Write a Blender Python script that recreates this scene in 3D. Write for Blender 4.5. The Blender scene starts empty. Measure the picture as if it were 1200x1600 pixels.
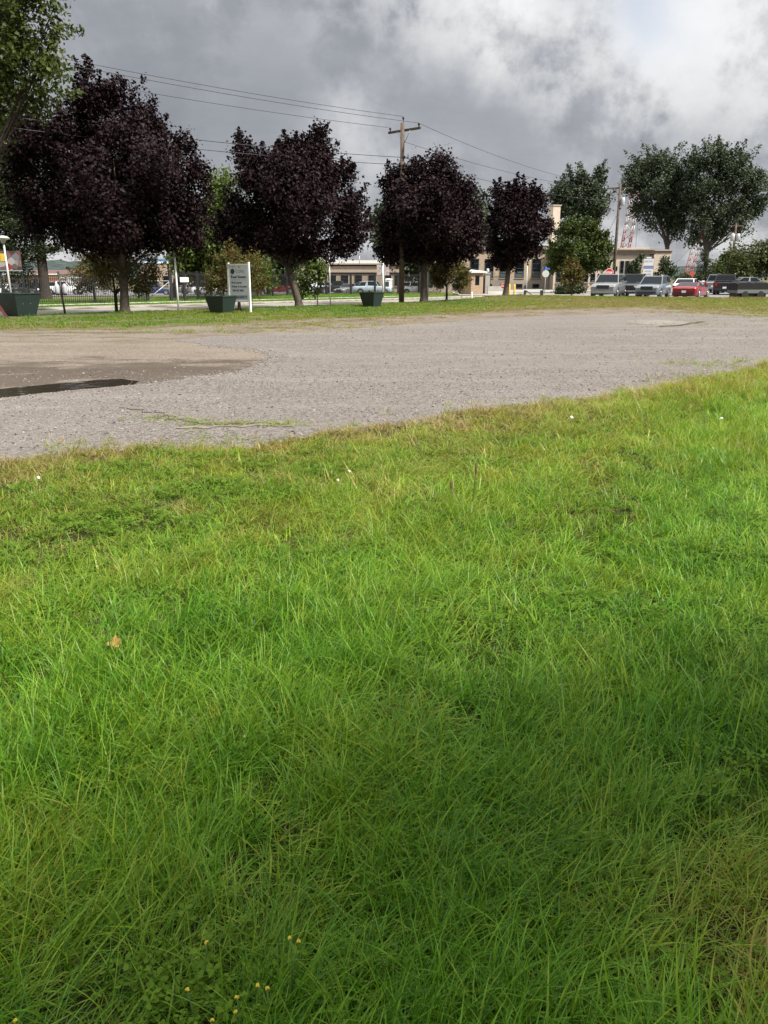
import bpy, math, random
import numpy as np
from mathutils import Vector, Matrix
from mathutils.geometry import tessellate_polygon

random.seed(11)
rng = np.random.default_rng(11)
sc = bpy.context.scene
COL = sc.collection
R = math.radians

# ------------------------------------------------------------------ camera
F, EYE = 1280.0, 1.6            # focal length in pixels of the 1200x1600 photograph, eye height
PITCH = math.atan((800 - 432) / F)
cd = bpy.data.cameras.new('camera')
cam = bpy.data.objects.new('camera', cd)
COL.objects.link(cam)
cd.sensor_fit = 'VERTICAL'
cd.sensor_height = 24.0
cd.lens = 24.0 * F / 1600.0
cd.clip_start = 0.05
cd.clip_end = 6000
cam.location = (0, 0, EYE)
cam.rotation_euler = (R(90) - PITCH, 0, 0)
sc.camera = cam

# ------------------------------------------------------------------ light, exposure
SUN_EL, SUN_AZ = R(52), R(122)          # azimuth clockwise from +Y (the view direction)
SUN_STRENGTH, SUN_ANGLE = 5.0, R(4.5)
EXPOSURE = 0.8
SKY_K = 1.0
sc.view_settings.view_transform = 'Standard'
sc.view_settings.look = 'None'
sc.view_settings.gamma = 1
sc.view_settings.use_curve_mapping = False
sc.view_settings.exposure = EXPOSURE
sd = Vector((math.sin(SUN_AZ) * math.cos(SUN_EL), math.cos(SUN_AZ) * math.cos(SUN_EL), math.sin(SUN_EL)))
ld = bpy.data.lights.new('sun', 'SUN')
ld.energy = SUN_STRENGTH
ld.angle = SUN_ANGLE
ld.color = (1.0, 0.95, 0.86)
sun = bpy.data.objects.new('sun', ld)
COL.objects.link(sun)
sun.rotation_euler = (-sd).to_track_quat('-Z', 'Y').to_euler()
sun.location = (30, -20, 40)


def ray(px, py):
    a, b = (px - 600) / F, -(py - 800) / F
    return Vector((a, math.cos(PITCH) + b * math.sin(PITCH), -math.sin(PITCH) + b * math.cos(PITCH)))


def at(px, py, Y):
    d = ray(px, py)
    return Vector((0, 0, EYE)) + d * (Y / d.y)


def gp(px, py, z=0.0):
    d = ray(px, py)
    return Vector((0, 0, EYE)) + d * ((z - EYE) / d.z)


def ppm(Y):                      # photograph pixels in one metre at distance Y
    return F / (Y * math.cos(PITCH) + 0.4)


# ------------------------------------------------------------------ node helper
class NT:
    def __init__(s, tree):
        s.t = tree
        s.n = tree.nodes
        s.l = tree.links

    def new(s, typ, props=None, **ins):
        nd = s.n.new(typ)
        for k, v in (props or {}).items():
            setattr(nd, k, v)
        for k, v in ins.items():
            s.set(nd, k, v)
        return nd

    def sock(s, nd, k):
        if isinstance(k, int):
            return nd.inputs[k]
        for i in nd.inputs:
            if i.name == k and i.enabled:
                return i
        k2 = k.replace('_', ' ')
        for i in nd.inputs:
            if i.name.lower() == k2.lower() and i.enabled:
                return i
        raise KeyError(k)

    def set(s, nd, k, v):
        i = s.sock(nd, k)
        if isinstance(v, bpy.types.NodeSocket):
            s.l.new(v, i)
        else:
            i.default_value = v

    def m(s, op, a, b=None, c=None, clamp=False):
        nd = s.n.new('ShaderNodeMath')
        nd.operation = op
        nd.use_clamp = clamp
        for j, v in enumerate((a, b, c)):
            if v is not None:
                s.set(nd, j, v)
        return nd.outputs[0]

    def v(s, op, a, b=None, scale=None):
        nd = s.n.new('ShaderNodeVectorMath')
        nd.operation = op
        s.set(nd, 0, a)
        if b is not None:
            s.set(nd, 1, b)
        if scale is not None:
            s.set(nd, 'Scale', scale)
        return nd.outputs['Value'] if op in ('DOT_PRODUCT', 'LENGTH', 'DISTANCE') else nd.outputs['Vector']

    def noise(s, vec, scale, detail=4, rough=0.55, col=False):
        nd = s.new('ShaderNodeTexNoise', Vector=vec, Scale=scale, Detail=detail, Roughness=rough)
        return nd.outputs['Color'] if col else nd.outputs[0]

    def map(s, x, a, b, c, d, smooth=False):
        nd = s.n.new('ShaderNodeMapRange')
        if smooth:
            nd.interpolation_type = 'SMOOTHSTEP'
        for j, v in enumerate((x, a, b, c, d)):
            s.set(nd, j, v)
        return nd.outputs[0]

    def mix(s, f, a, b):
        nd = s.n.new('ShaderNodeMix')
        nd.data_type = 'RGBA'
        def rgba(v):
            return v if isinstance(v, bpy.types.NodeSocket) else tuple(v) + ((1.0,) if len(v) == 3 else ())
        for name, v in (('Factor', f), ('A', rgba(a)), ('B', rgba(b))):
            i = [q for q in nd.inputs if q.name == name and q.enabled][0]
            if isinstance(v, bpy.types.NodeSocket):
                s.l.new(v, i)
            else:
                i.default_value = v
        return [o for o in nd.outputs if o.enabled][0]

    def ramp(s, fac, stops):
        nd = s.n.new('ShaderNodeValToRGB')
        el = nd.color_ramp.elements
        while len(el) < len(stops):
            el.new(0.5)
        for e, (p, c) in zip(el, stops):
            e.position = p
            e.color = tuple(c) + (1.0,)
        s.set(nd, 'Fac', fac)
        return nd.outputs[0]


# ------------------------------------------------------------------ world: Nishita sky under broken cloud
world = bpy.data.worlds.new('World')
sc.world = world
world.use_nodes = True
w = NT(world.node_tree)
w.n.clear()
sky = w.n.new('ShaderNodeTexSky')
sky.sky_type = 'NISHITA'
sky.sun_disc = False
sky.sun_elevation = SUN_EL
sky.sun_rotation = SUN_AZ
D0 = w.v('NORMALIZE', w.n.new('ShaderNodeTexCoord').outputs['Generated'])
wob = w.v('SUBTRACT', w.noise(D0, 7.0, 6, 0.62, True), (0.5, 0.5, 0.5))
D = w.v('NORMALIZE', w.v('ADD', D0, w.v('SCALE', wob, scale=0.12)))
sx = w.n.new('ShaderNodeSeparateXYZ')
w.set(sx, 0, D0)
el = sx.outputs['Z']
P = w.v('MULTIPLY', w.v('SCALE', D, scale=w.m('DIVIDE', 1.0, w.m('ADD', w.m('MAXIMUM', el, 0.0), 0.22))), (1.0, 1.25, 0))
big = w.noise(P, 0.9, 9, 0.58)
fine = w.noise(P, 3.4, 9, 0.62)
puff = w.noise(D0, 9.0, 9, 0.6)
num, den = 0.004, 0.02
for (px, py, grey) in ((-60, 60, 165), (130, 40, 168), (280, 45, 178), (430, 60, 166), (560, 40, 182), (640, 25, 190), (700, 30, 228), (790, 55, 255), (870, 110, 196), (940, 50, 215), (1010, 140, 240), (1110, 60, 240), (1230, 90, 245),
                       (150, 130, 150), (300, 130, 146), (450, 130, 147), (600, 120, 146), (720, 130, 168), (890, 185, 200), (1000, 200, 170), (1110, 175, 215), (1240, 190, 195),
                       (330, 205, 152), (420, 190, 150), (520, 215, 184), (575, 215, 196), (660, 190, 128), (760, 190, 122), (850, 235, 112), (950, 235, 122), (1090, 235, 128), (1230, 250, 140),
                       (720, 268, 180), (810, 285, 168), (650, 300, 178), (950, 285, 188), (1040, 300, 176), (560, 300, 165), (1220, 330, 190), (300, 290, 160), (0, 300, 165),
                       (100, 400, 198), (300, 400, 196), (500, 400, 202), (700, 380, 190), (960, 350, 196), (1080, 390, 200), (1220, 400, 198)):
    dv = ray(px, py).normalized()
    lin = (grey / 255.0) ** 2.25 / 2 ** EXPOSURE
    lin = max(0.11, 0.2 + 1.35 * (lin - 0.2))
    g = w.m('EXPONENT', w.m('DIVIDE', w.m('SUBTRACT', w.v('DOT_PRODUCT', D, tuple(dv)), 1.0), (46 / 1290.0) ** 2))
    num = w.m('ADD', num, w.m('MULTIPLY', g, lin))
    den = w.m('ADD', den, g)
b = w.m('DIVIDE', num, den)
edge = w.m('SUBTRACT', w.map(puff, 0.40, 0.58, 0.0, 1.0, True), 0.5)
wisp = w.m('SUBTRACT', w.noise(D0, 24.0, 8, 0.62), 0.5)
amt = w.map(b, 0.16, 0.36, 0.16, 0.80, True)
mod = w.m('ADD', w.m('MULTIPLY', w.m('SUBTRACT', big, 0.5), 0.25), w.m('ADD', w.m('MULTIPLY', w.m('SUBTRACT', fine, 0.5), 0.42), w.m('ADD', w.m('MULTIPLY', edge, amt), w.m('MULTIPLY', wisp, w.m('MULTIPLY', amt, 0.9)))))
b = w.m('MULTIPLY', b, w.m('ADD', 1.06, mod))
b = w.m('DIVIDE', w.m('MULTIPLY', b, 1.06), w.m('SQRT', w.m('ADD', 1.0, w.m('POWER', w.m('DIVIDE', b, 0.62), 2.0))))
b = w.m('MAXIMUM', b, 0.10)
b = w.m('MULTIPLY', b, w.map(el, 0.30, 0.75, 1.0, 4.9, True))       # sky overhead, out of view, brightened as added fill light
tone = w.map(b, 0.15, 0.40, 0.0, 1.0)
ccol = w.mix(tone, (0.94, 0.985, 1.09), (1.0, 1.0, 1.01))
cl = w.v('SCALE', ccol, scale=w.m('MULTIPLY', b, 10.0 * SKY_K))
gd = ray(1012, 2).normalized()
gap = w.m('EXPONENT', w.m('DIVIDE', w.m('SUBTRACT', w.v('DOT_PRODUCT', D, tuple(gd)), 1.0), 0.0009))
cov = w.m('SUBTRACT', 0.97, w.m('MULTIPLY', gap, 0.3))
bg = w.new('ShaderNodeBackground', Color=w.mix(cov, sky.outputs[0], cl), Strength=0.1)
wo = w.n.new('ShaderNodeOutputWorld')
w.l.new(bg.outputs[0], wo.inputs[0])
try:
    world.cycles.sampling_method = 'MANUAL'
    world.cycles.sample_map_resolution = 512
except Exception:
    pass

sc.cycles.use_denoising = True
sc.cycles.max_bounces = 8
sc.cycles.diffuse_bounces = 2
sc.cycles.transmission_bounces = 4
sc.cycles.transparent_max_bounces = 8
sc.cycles.use_adaptive_sampling = True
sc.cycles.adaptive_threshold = 0.015


# ------------------------------------------------------------------ materials
MATS = {}


def material(name):
    m = bpy.data.materials.new(name)
    m.use_nodes = True
    t = NT(m.node_tree)
    t.n.clear()
    out = t.n.new('ShaderNodeOutputMaterial')
    return m, t, out


def plain(name, col, rough=0.6, metal=0.0, var=0.12, scale=6.0, bump=0.0, bscale=40.0, spec=0.5, coat=0.0):
    if name in MATS:
        return MATS[name]
    m, t, out = material(name)
    tc = t.n.new('ShaderNodeTexCoord').outputs['Object']
    n = t.noise(tc, scale, 5, 0.6)
    c = t.mix(t.map(n, 0.3, 0.7, 0, 1), [x * (1 - var) for x in col], [min(1, x * (1 + var)) for x in col])
    p = t.new('ShaderNodeBsdfPrincipled', Base_Color=c, Roughness=rough, Metallic=metal)
    t.set(p, 'Specular IOR Level', spec)
    if coat:
        t.set(p, 'Coat Weight', coat)
        t.set(p, 'Coat Roughness', 0.05)
    if bump:
        bn = t.new('ShaderNodeBump', Strength=bump, Distance=0.02, Height=t.noise(tc, bscale, 5))
        t.set(p, 'Normal', bn.outputs[0])
    t.l.new(p.outputs[0], out.inputs[0])
    MATS[name] = m
    return m


def leafmat(name, dark, light, trans=0.3, rough=0.55, spec=0.3, third=None, third_share=0.0):
    m, t, out = material(name)
    geo = t.n.new('ShaderNodeNewGeometry')
    rnd = geo.outputs['Random Per Island']
    tc = t.n.new('ShaderNodeTexCoord').outputs['Object']
    cl = t.noise(tc, 0.9, 3)
    f = t.m('ADD', t.m('MULTIPLY', rnd, 0.6), t.map(cl, 0.3, 0.7, 0.0, 0.4), clamp=True)
    c = t.mix(f, dark, light)
    if third:
        c = t.mix(t.m('MULTIPLY', t.m('GREATER_THAN', t.noise(t.v('SCALE', tc, scale=1.0), 2.2, 4), 0.5), third_share), c, third)
    p = t.new('ShaderNodeBsdfPrincipled', Base_Color=c, Roughness=rough)
    t.set(p, 'Specular IOR Level', spec)
    tr = t.new('ShaderNodeBsdfTranslucent', Color=t.v('SCALE', c, scale=1.3))
    mx = t.new('ShaderNodeMixShader', Fac=trans)
    t.l.new(p.outputs[0], mx.inputs[1])
    t.l.new(tr.outputs[0], mx.inputs[2])
    t.l.new(mx.outputs[0], out.inputs[0])
    MATS[name] = m
    return m


bark = plain('bark', (0.085, 0.07, 0.058), 0.9, var=0.45, scale=9, bump=0.9, bscale=22, spec=0.2)
bark_dark = plain('bark_dark', (0.045, 0.036, 0.03), 0.9, var=0.4, scale=9, bump=0.8, bscale=20, spec=0.2)
polewood = plain('pole_wood', (0.10, 0.075, 0.058), 0.85, var=0.3, scale=5, bump=0.4, bscale=30, spec=0.2)
galv = plain('galvanised_steel', (0.42, 0.43, 0.43), 0.5, 0.5, var=0.12)
white_paint = plain('white_paint', (0.78, 0.79, 0.78), 0.5, var=0.05, scale=3)
pale_paint = plain('pale_paint', (0.46, 0.48, 0.46), 0.5, var=0.06)
black_iron = plain('black_iron', (0.018, 0.018, 0.02), 0.5, var=0.2)
rubber = plain('rubber', (0.016, 0.016, 0.016), 0.8, var=0.2)
glass_dark = plain('dark_glass', (0.006, 0.009, 0.012), 0.04, var=0.1, spec=0.2)
chrome = plain('bright_trim', (0.6, 0.6, 0.6), 0.2, 0.9, var=0.05)
lampglass = plain('lamp_lens', (0.75, 0.76, 0.74), 0.15, var=0.03)
red_lens = plain('red_lens', (0.35, 0.015, 0.015), 0.2, var=0.1)
black_plastic = plain('black_plastic', (0.02, 0.02, 0.022), 0.5, var=0.1)
concrete = plain('concrete', (0.36, 0.34, 0.31), 0.9, var=0.15, scale=2, bump=0.3, spec=0.2)
soil = plain('soil', (0.05, 0.036, 0.025), 0.95, var=0.3, bump=0.6, spec=0.1)
sign_red = plain('sign_red', (0.42, 0.02, 0.025), 0.45, var=0.08)
sign_blue = plain('sign_blue', (0.05, 0.13, 0.36), 0.45, var=0.08)
sign_navy = plain('sign_navy', (0.012, 0.03, 0.035), 0.5, var=0.05)
yellow = plain('safety_yellow', (0.62, 0.43, 0.05), 0.55, var=0.1)
orange = plain('sign_orange', (0.40, 0.07, 0.04), 0.5, var=0.1)
ink = plain('dark_ink', (0.02, 0.03, 0.035), 0.6, var=0.05)
ink_grey = plain('grey_ink', (0.22, 0.22, 0.27), 0.6, var=0.05)
ink_blue = plain('blue_ink', (0.08, 0.15, 0.3), 0.6, var=0.05)


# ------------------------------------------------------------------ object helpers
def props(o, label=None, cat=None, group=None, kind=None):
    for k, v in (('label', label), ('category', cat), ('group', group), ('kind', kind)):
        if v:
            o[k] = v
    return o


def thing(name, label, cat, loc=(0, 0, 0), rotz=0.0, group=None):
    o = bpy.data.objects.new(name, None)
    o.empty_display_size = 0.3
    COL.objects.link(o)
    o.location = loc
    o.rotation_euler = (0, 0, rotz)
    return props(o, label, cat, group)


def link(name, me, parent=None, loc=None, rot=None):
    o = bpy.data.objects.new(name, me)
    COL.objects.link(o)
    if parent is not None:
        o.parent = parent
    if loc is not None:
        o.location = loc
    if rot is not None:
        o.rotation_euler = rot
    return o


def copy_tree(o, parent=None):
    c = o.copy()
    COL.objects.link(c)
    c.parent = parent
    for ch in list(o.children):
        copy_tree(ch, c)
    return c


def np_mesh(name, V, Fc, mat=None, smooth=False):
    """V (n,3), Fc (m,k) index array"""
    me = bpy.data.meshes.new(name)
    V = np.asarray(V, dtype=np.float32)
    Fc = np.asarray(Fc, dtype=np.int32)
    k = Fc.shape[1]
    me.vertices.add(len(V))
    me.vertices.foreach_set('co', V.ravel())
    me.loops.add(Fc.size)
    me.loops.foreach_set('vertex_index', Fc.ravel())
    me.polygons.add(len(Fc))
    me.polygons.foreach_set('loop_start', np.arange(0, Fc.size, k, dtype=np.int32))
    if smooth:
        me.polygons.foreach_set('use_smooth', np.ones(len(Fc), dtype=bool))
    if mat:
        me.materials.append(mat)
    me.update(calc_edges=True)
    return me


class MB:
    def __init__(s):
        s.v, s.f, s.mi, s.sm = [], [], [], []

    def add(s, vs, fs, mi=0, sm=False):
        o = len(s.v)
        s.v += [tuple(p) for p in vs]
        for f in fs:
            s.f.append([i + o for i in f])
            s.mi.append(mi)
            s.sm.append(sm)
        return s

    def box(s, c, size, rotz=0.0, mi=0, taper=1.0):
        x, y, z = (q / 2 for q in size)
        cs, sn = math.cos(rotz), math.sin(rotz)
        vs = []
        for dz, k in ((-z, 1.0), (z, taper)):
            for dx, dy in ((-x, -y), (x, -y), (x, y), (-x, y)):
                dx, dy = dx * k, dy * k
                vs.append((c[0] + dx * cs - dy * sn, c[1] + dx * sn + dy * cs, c[2] + dz))
        return s.add(vs, [(3, 2, 1, 0), (4, 5, 6, 7), (0, 1, 5, 4), (1, 2, 6, 5), (2, 3, 7, 6), (3, 0, 4, 7)], mi)

    def hexa(s, p, mi=0):                 # eight corners, lower ring then upper ring
        return s.add(p, [(3, 2, 1, 0), (4, 5, 6, 7), (0, 1, 5, 4), (1, 2, 6, 5), (2, 3, 7, 6), (3, 0, 4, 7)], mi)

    def tube(s, pts, rad, n=8, mi=0, cap=True, sm=True):
        pts = [Vector(p) for p in pts]
        if not hasattr(rad, '__len__'):
            rad = [rad] * len(pts)
        o = len(s.v)
        ref = None
        for i, p in enumerate(pts):
            t = (pts[min(i + 1, len(pts) - 1)] - pts[max(i - 1, 0)]).normalized()
            if ref is None:
                ref = t.orthogonal().normalized()
            ref = (ref - t * ref.dot(t))
            ref = ref.normalized() if ref.length > 1e-6 else t.orthogonal().normalized()
            b2 = t.cross(ref)
            for k in range(n):
                a = 2 * math.pi * k / n
                s.v.append(tuple(p + (ref * math.cos(a) + b2 * math.sin(a)) * rad[i]))
        for i in range(len(pts) - 1):
            for k in range(n):
                k2 = (k + 1) % n
                s.f.append([o + i * n + k, o + i * n + k2, o + (i + 1) * n + k2, o + (i + 1) * n + k])
                s.mi.append(mi)
                s.sm.append(sm)
        if cap:
            s.f.append([o + k for k in reversed(range(n))])
            s.f.append([o + (len(pts) - 1) * n + k for k in range(n)])
            s.mi += [mi, mi]
            s.sm += [False, False]
        return s

    def lathe(s, prof, n=16, c=(0, 0, 0), mi=0):
        o = len(s.v)
        for r, z in prof:
            for k in range(n):
                a = 2 * math.pi * k / n
                s.v.append((c[0] + r * math.cos(a), c[1] + r * math.sin(a), c[2] + z))
        for i in range(len(prof) - 1):
            for k in range(n):
                k2 = (k + 1) % n
                s.f.append([o + i * n + k, o + i * n + k2, o + (i + 1) * n + k2, o + (i + 1) * n + k])
                s.mi.append(mi)
                s.sm.append(True)
        return s

    def build(s, name, mats, parent=None, loc=None, rot=None):
        me = bpy.data.meshes.new(name)
        me.from_pydata(s.v, [], s.f)
        for m in (mats if isinstance(mats, (list, tuple)) else [mats]):
            me.materials.append(m)
        me.polygons.foreach_set('material_index', s.mi)
        me.polygons.foreach_set('use_smooth', s.sm)
        me.update()
        return link(name, me, parent, loc, rot)


def text(body, size, parent, loc, rot, mat, width=None, name='lettering', bold=0.0):
    cu = bpy.data.curves.new('txt', 'FONT')
    cu.body = body
    cu.size = size
    cu.extrude = 0.002
    cu.offset = bold
    cu.resolution_u = 2
    o = bpy.data.objects.new('txt', cu)
    COL.objects.link(o)
    dg = bpy.context.evaluated_depsgraph_get()
    dg.update()
    me = bpy.data.meshes.new_from_object(o.evaluated_get(dg))
    bpy.data.objects.remove(o)
    bpy.data.curves.remove(cu)
    if width:
        xs = [v.co.x for v in me.vertices]
        k = width / max(1e-6, max(xs) - min(xs))
        for v in me.vertices:
            v.co.x = (v.co.x - min(xs)) * k
    me.materials.clear()
    me.materials.append(mat)
    return link(name, me, parent, loc, rot)


# ------------------------------------------------------------------ ground plan
U = np.array((0.690, 0.724))             # the road runs this way
NV = np.array((-0.724, 0.690))           # and lies this way from the camera


def sn(x, y):
    return x * U[0] + y * U[1], x * NV[0] + y * NV[1]


def xy(s, n):
    return s * U[0] + n * NV[0], s * U[1] + n * NV[1]


def sstep(a, b, x):
    t = np.clip((x - a) / (b - a), 0, 1)
    return t * t * (3 - 2 * t)


_W = rng.normal(size=(24, 2))
_PH = rng.uniform(0, 6.28, 24)


def fbm(x, y, scale=1.0, seed=0):
    x = np.asarray(x, float)
    y = np.asarray(y, float)
    r = np.zeros(np.broadcast(x, y).shape)
    tot = 0
    for i in range(12):
        k = (i * 7 + seed * 5) % 24
        f = scale * (0.6 + 0.5 * i)
        a = 1 / (1 + 0.5 * i)
        r = r + a * np.sin(f * (_W[k, 0] * x + _W[k, 1] * y) + _PH[k] + seed * 1.7)
        tot += a
    return r / tot * 1.8


def densify(pts, step, jit, seed=0):
    out = []
    n = len(pts)
    for i in range(n):
        a, b_ = Vector(pts[i]).to_2d(), Vector(pts[(i + 1) % n]).to_2d()
        L = (b_ - a).length
        st = step * max(1.0, min(6.0, ((a + b_) / 2).length / 14))
        k = max(1, int(L / st))
        for j in range(k):
            p = a.lerp(b_, j / k)
            d = p.length
            q = float(fbm(p.x, p.y, 0.9, seed)) * 0.6 + float(fbm(p.x, p.y, 4.0, seed + 3)) * 0.4
            nrm = Vector((-(b_ - a).y, (b_ - a).x)) / max(L, 1e-6)
            out.append(p + nrm * q * jit * min(3.0, max(1.0, d / 12)))
    return np.array([(p.x, p.y) for p in out])


NEAR_PX = [(-300, 770), (-120, 742), (0, 727), (100, 719), (180, 706), (250, 698), (300, 700), (380, 703), (430, 694), (520, 678), (640, 667), (720, 650), (850, 633),
           (940, 622), (1040, 603), (1130, 588), (1200, 573), (1330, 553), (1500, 535)]
FAR_PX = [(1500, 500), (1300, 496), (1200, 492), (1100, 486), (1000, 481), (900, 483), (800, 487), (700, 491), (600, 496), (500, 500), (400, 505), (300, 510), (200, 515), (100, 517), (0, 519), (-300, 528)]
PAD_FAR_PX = [(1500, 503), (1300, 500), (1200, 497), (1130, 493), (1050, 490), (950, 491), (850, 495), (750, 500), (650, 508), (560, 514), (450, 522), (330, 528), (270, 533),
              (320, 541), (400, 548), (428, 556), (426, 566), (375, 582), (300, 593), (200, 604), (100, 614), (0, 625), (-300, 656)]
PUD_PX = [(-260, 650), (-120, 636), (0, 624), (100, 614), (160, 608), (203, 604), (214, 597), (190, 593), (150, 594), (120, 598), (60, 603), (0, 608), (-120, 616), (-260, 630)]
dirt_poly = densify([gp(*p) for p in NEAR_PX + FAR_PX], 0.25, 0.20, 1)
pad_poly = densify([gp(*p) for p in NEAR_PX + PAD_FAR_PX], 0.13, 0.15, 2)
pad_edge = np.array([tuple(gp(*p))[:2] for p in PAD_FAR_PX[8:]])
pud_poly = np.array([tuple(gp(*p))[:2] for p in PUD_PX])
near_edge = np.array([tuple(gp(*p))[:2] for p in NEAR_PX])
far_edge = np.array([tuple(gp(*p))[:2] for p in FAR_PX])


def in_poly(x, y, poly):
    x, y = np.asarray(x, float), np.asarray(y, float)
    ins = np.zeros(x.shape, bool)
    px, py = poly[:, 0], poly[:, 1]
    for i in range(len(poly)):
        j = i - 1
        c = (py[i] > y) != (py[j] > y)
        if not c.any():
            continue
        xi = (px[j] - px[i]) * (y - py[i]) / (py[j] - py[i] + 1e-12) + px[i]
        ins ^= c & (x < xi)
    return ins


def line_dist(x, y, line):
    d = np.full(np.shape(x), 1e9)
    for a, b_ in zip(line[:-1], line[1:]):
        v = b_ - a
        t = np.clip(((x - a[0]) * v[0] + (y - a[1]) * v[1]) / (v @ v), 0, 1)
        d = np.minimum(d, np.hypot(x - a[0] - t * v[0], y - a[1] - t * v[1]))
    return d


def parking_mask(x, y):                   # the car park beyond the verge
    return sstep(11, 13, x) * sstep(62.4, 63.4, y) * (1 - sstep(150, 160, y))


def hz(x, y):
    x, y = np.asarray(x, float), np.asarray(y, float)
    s, n = sn(x, y)
    h = 0.012 + 0.016 * (1 + fbm(x, y, 2.2, 1)) * (1 - sstep(14, 25, np.hypot(x, y)))
    h = h + 0.07 * np.exp(-((n - 33.6) / 1.1) ** 2) * (1 - sstep(44, 50, s)) * sstep(-30, 5, s + 20)
    h = h + 0.28 * np.exp(-(((x - 9.5) / 6.0) ** 2)) * np.exp(-(((y - 59) / 5.0) ** 2))
    h = h + 0.10 * sstep(12, 18, x) * np.exp(-(((y - 59) / 2.6) ** 2))
    road = sstep(35.4, 35.6, n) * (1 - sstep(43.2, 43.4, n)) * (1 - sstep(56, 60, s))
    h = h * (1 - road) - 0.14 * road
    h = h - 0.9 * sstep(53, 92, n) * (1 - sstep(15, 32, x) * 0.8)
    h = h - parking_mask(x, y) * 0.10
    return h


def hz1(x, y):
    return float(hz(np.array([x]), np.array([y]))[0])


def grow(a, b, first, ratio):
    out = [a]
    st = first
    while out[-1] < b:
        out.append(out[-1] + st)
        st = min(st * ratio, 60)
    return out


ys = np.array(sorted(set(list(np.arange(-14, 0, 1.0)) + list(np.arange(0, 18, 0.18)) + list(np.arange(18, 75, 0.4)) + grow(75, 2600, 1.2, 1.09))))
xp = [0]
st = 0.22
while xp[-1] < 1800:
    xp.append(xp[-1] + st)
    st = 0.22 if xp[-1] < 7 else (0.5 if xp[-1] < 32 else min(st * 1.12, 80))
xs = np.array(sorted(set([-q for q in xp] + xp)))
GX, GY = np.meshgrid(xs, ys)
GZ = hz(GX, GY)
inside = in_poly(GX, GY, dirt_poly)
GZ = np.where(inside, -0.035, GZ)
nx, ny = len(xs), len(ys)
idx = np.arange(nx * ny).reshape(ny, nx)
faces = np.stack([idx[:-1, :-1], idx[:-1, 1:], idx[1:, 1:], idx[1:, :-1]], -1).reshape(-1, 4)

m, t, out = material('turf_ground')
tc = t.n.new('ShaderNodeTexCoord').outputs['Object']
n1, n2, n3 = t.noise(tc, 0.12, 5), t.noise(tc, 1.3, 6), t.noise(tc, 22, 5, 0.7)
c = t.ramp(t.m('ADD', t.m('MULTIPLY', n1, 0.45), t.m('ADD', t.m('MULTIPLY', n2, 0.35), t.m('MULTIPLY', n3, 0.25))),
           [(0.34, (0.045, 0.065, 0.012)), (0.46, (0.075, 0.085, 0.022)), (0.54, (0.115, 0.10, 0.055)), (0.70, (0.15, 0.125, 0.085))])
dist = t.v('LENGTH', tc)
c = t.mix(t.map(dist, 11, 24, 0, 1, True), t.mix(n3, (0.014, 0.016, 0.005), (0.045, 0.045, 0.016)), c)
p = t.new('ShaderNodeBsdfPrincipled', Base_Color=c, Roughness=0.95)
t.set(p, 'Specular IOR Level', 0.1)
t.set(p, 'Normal', t.new('ShaderNodeBump', Strength=0.8, Distance=0.05, Height=t.noise(tc, 14, 6, 0.7)).outputs[0])
t.l.new(p.outputs[0], out.inputs[0])
turf = m
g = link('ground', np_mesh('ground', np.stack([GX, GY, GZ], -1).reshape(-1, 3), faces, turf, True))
props(g, kind='structure')


def sheet(name, poly, z, mat, skirt=0.0, kind='structure'):
    pts = [Vector((q[0], q[1], z)) for q in poly]
    tris = tessellate_polygon([pts])
    mb = MB()
    mb.add(pts, [tuple(tr) for tr in tris])
    n = len(pts)
    if skirt:
        ar = sum(pts[i].x * pts[(i + 1) % n].y - pts[(i + 1) % n].x * pts[i].y for i in range(n))
        o = len(mb.v)
        ctr = Vector((0, 0, 0))
        low = []
        for i in range(n):
            tn = (pts[(i + 1) % n] - pts[i - 1])
            nr = Vector((tn.y, -tn.x, 0)).normalized() * (1 if ar > 0 else -1)
            low.append(pts[i] + nr * skirt * 1.6 + Vector((0, 0, -skirt)))
        mb.add(pts + low, [((i + 1) % n, i, n + i, n + (i + 1) % n) if ar > 0 else (i, (i + 1) % n, n + (i + 1) % n, n + i) for i in range(n)])
    o = mb.build(name, mat)
    me = o.data
    # tessellation may wind either way: turn every top face up
    for pl in me.polygons:
        if pl.normal.z < 0:
            pl.flip()
    me.update()
    return props(o, kind=kind)


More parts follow.
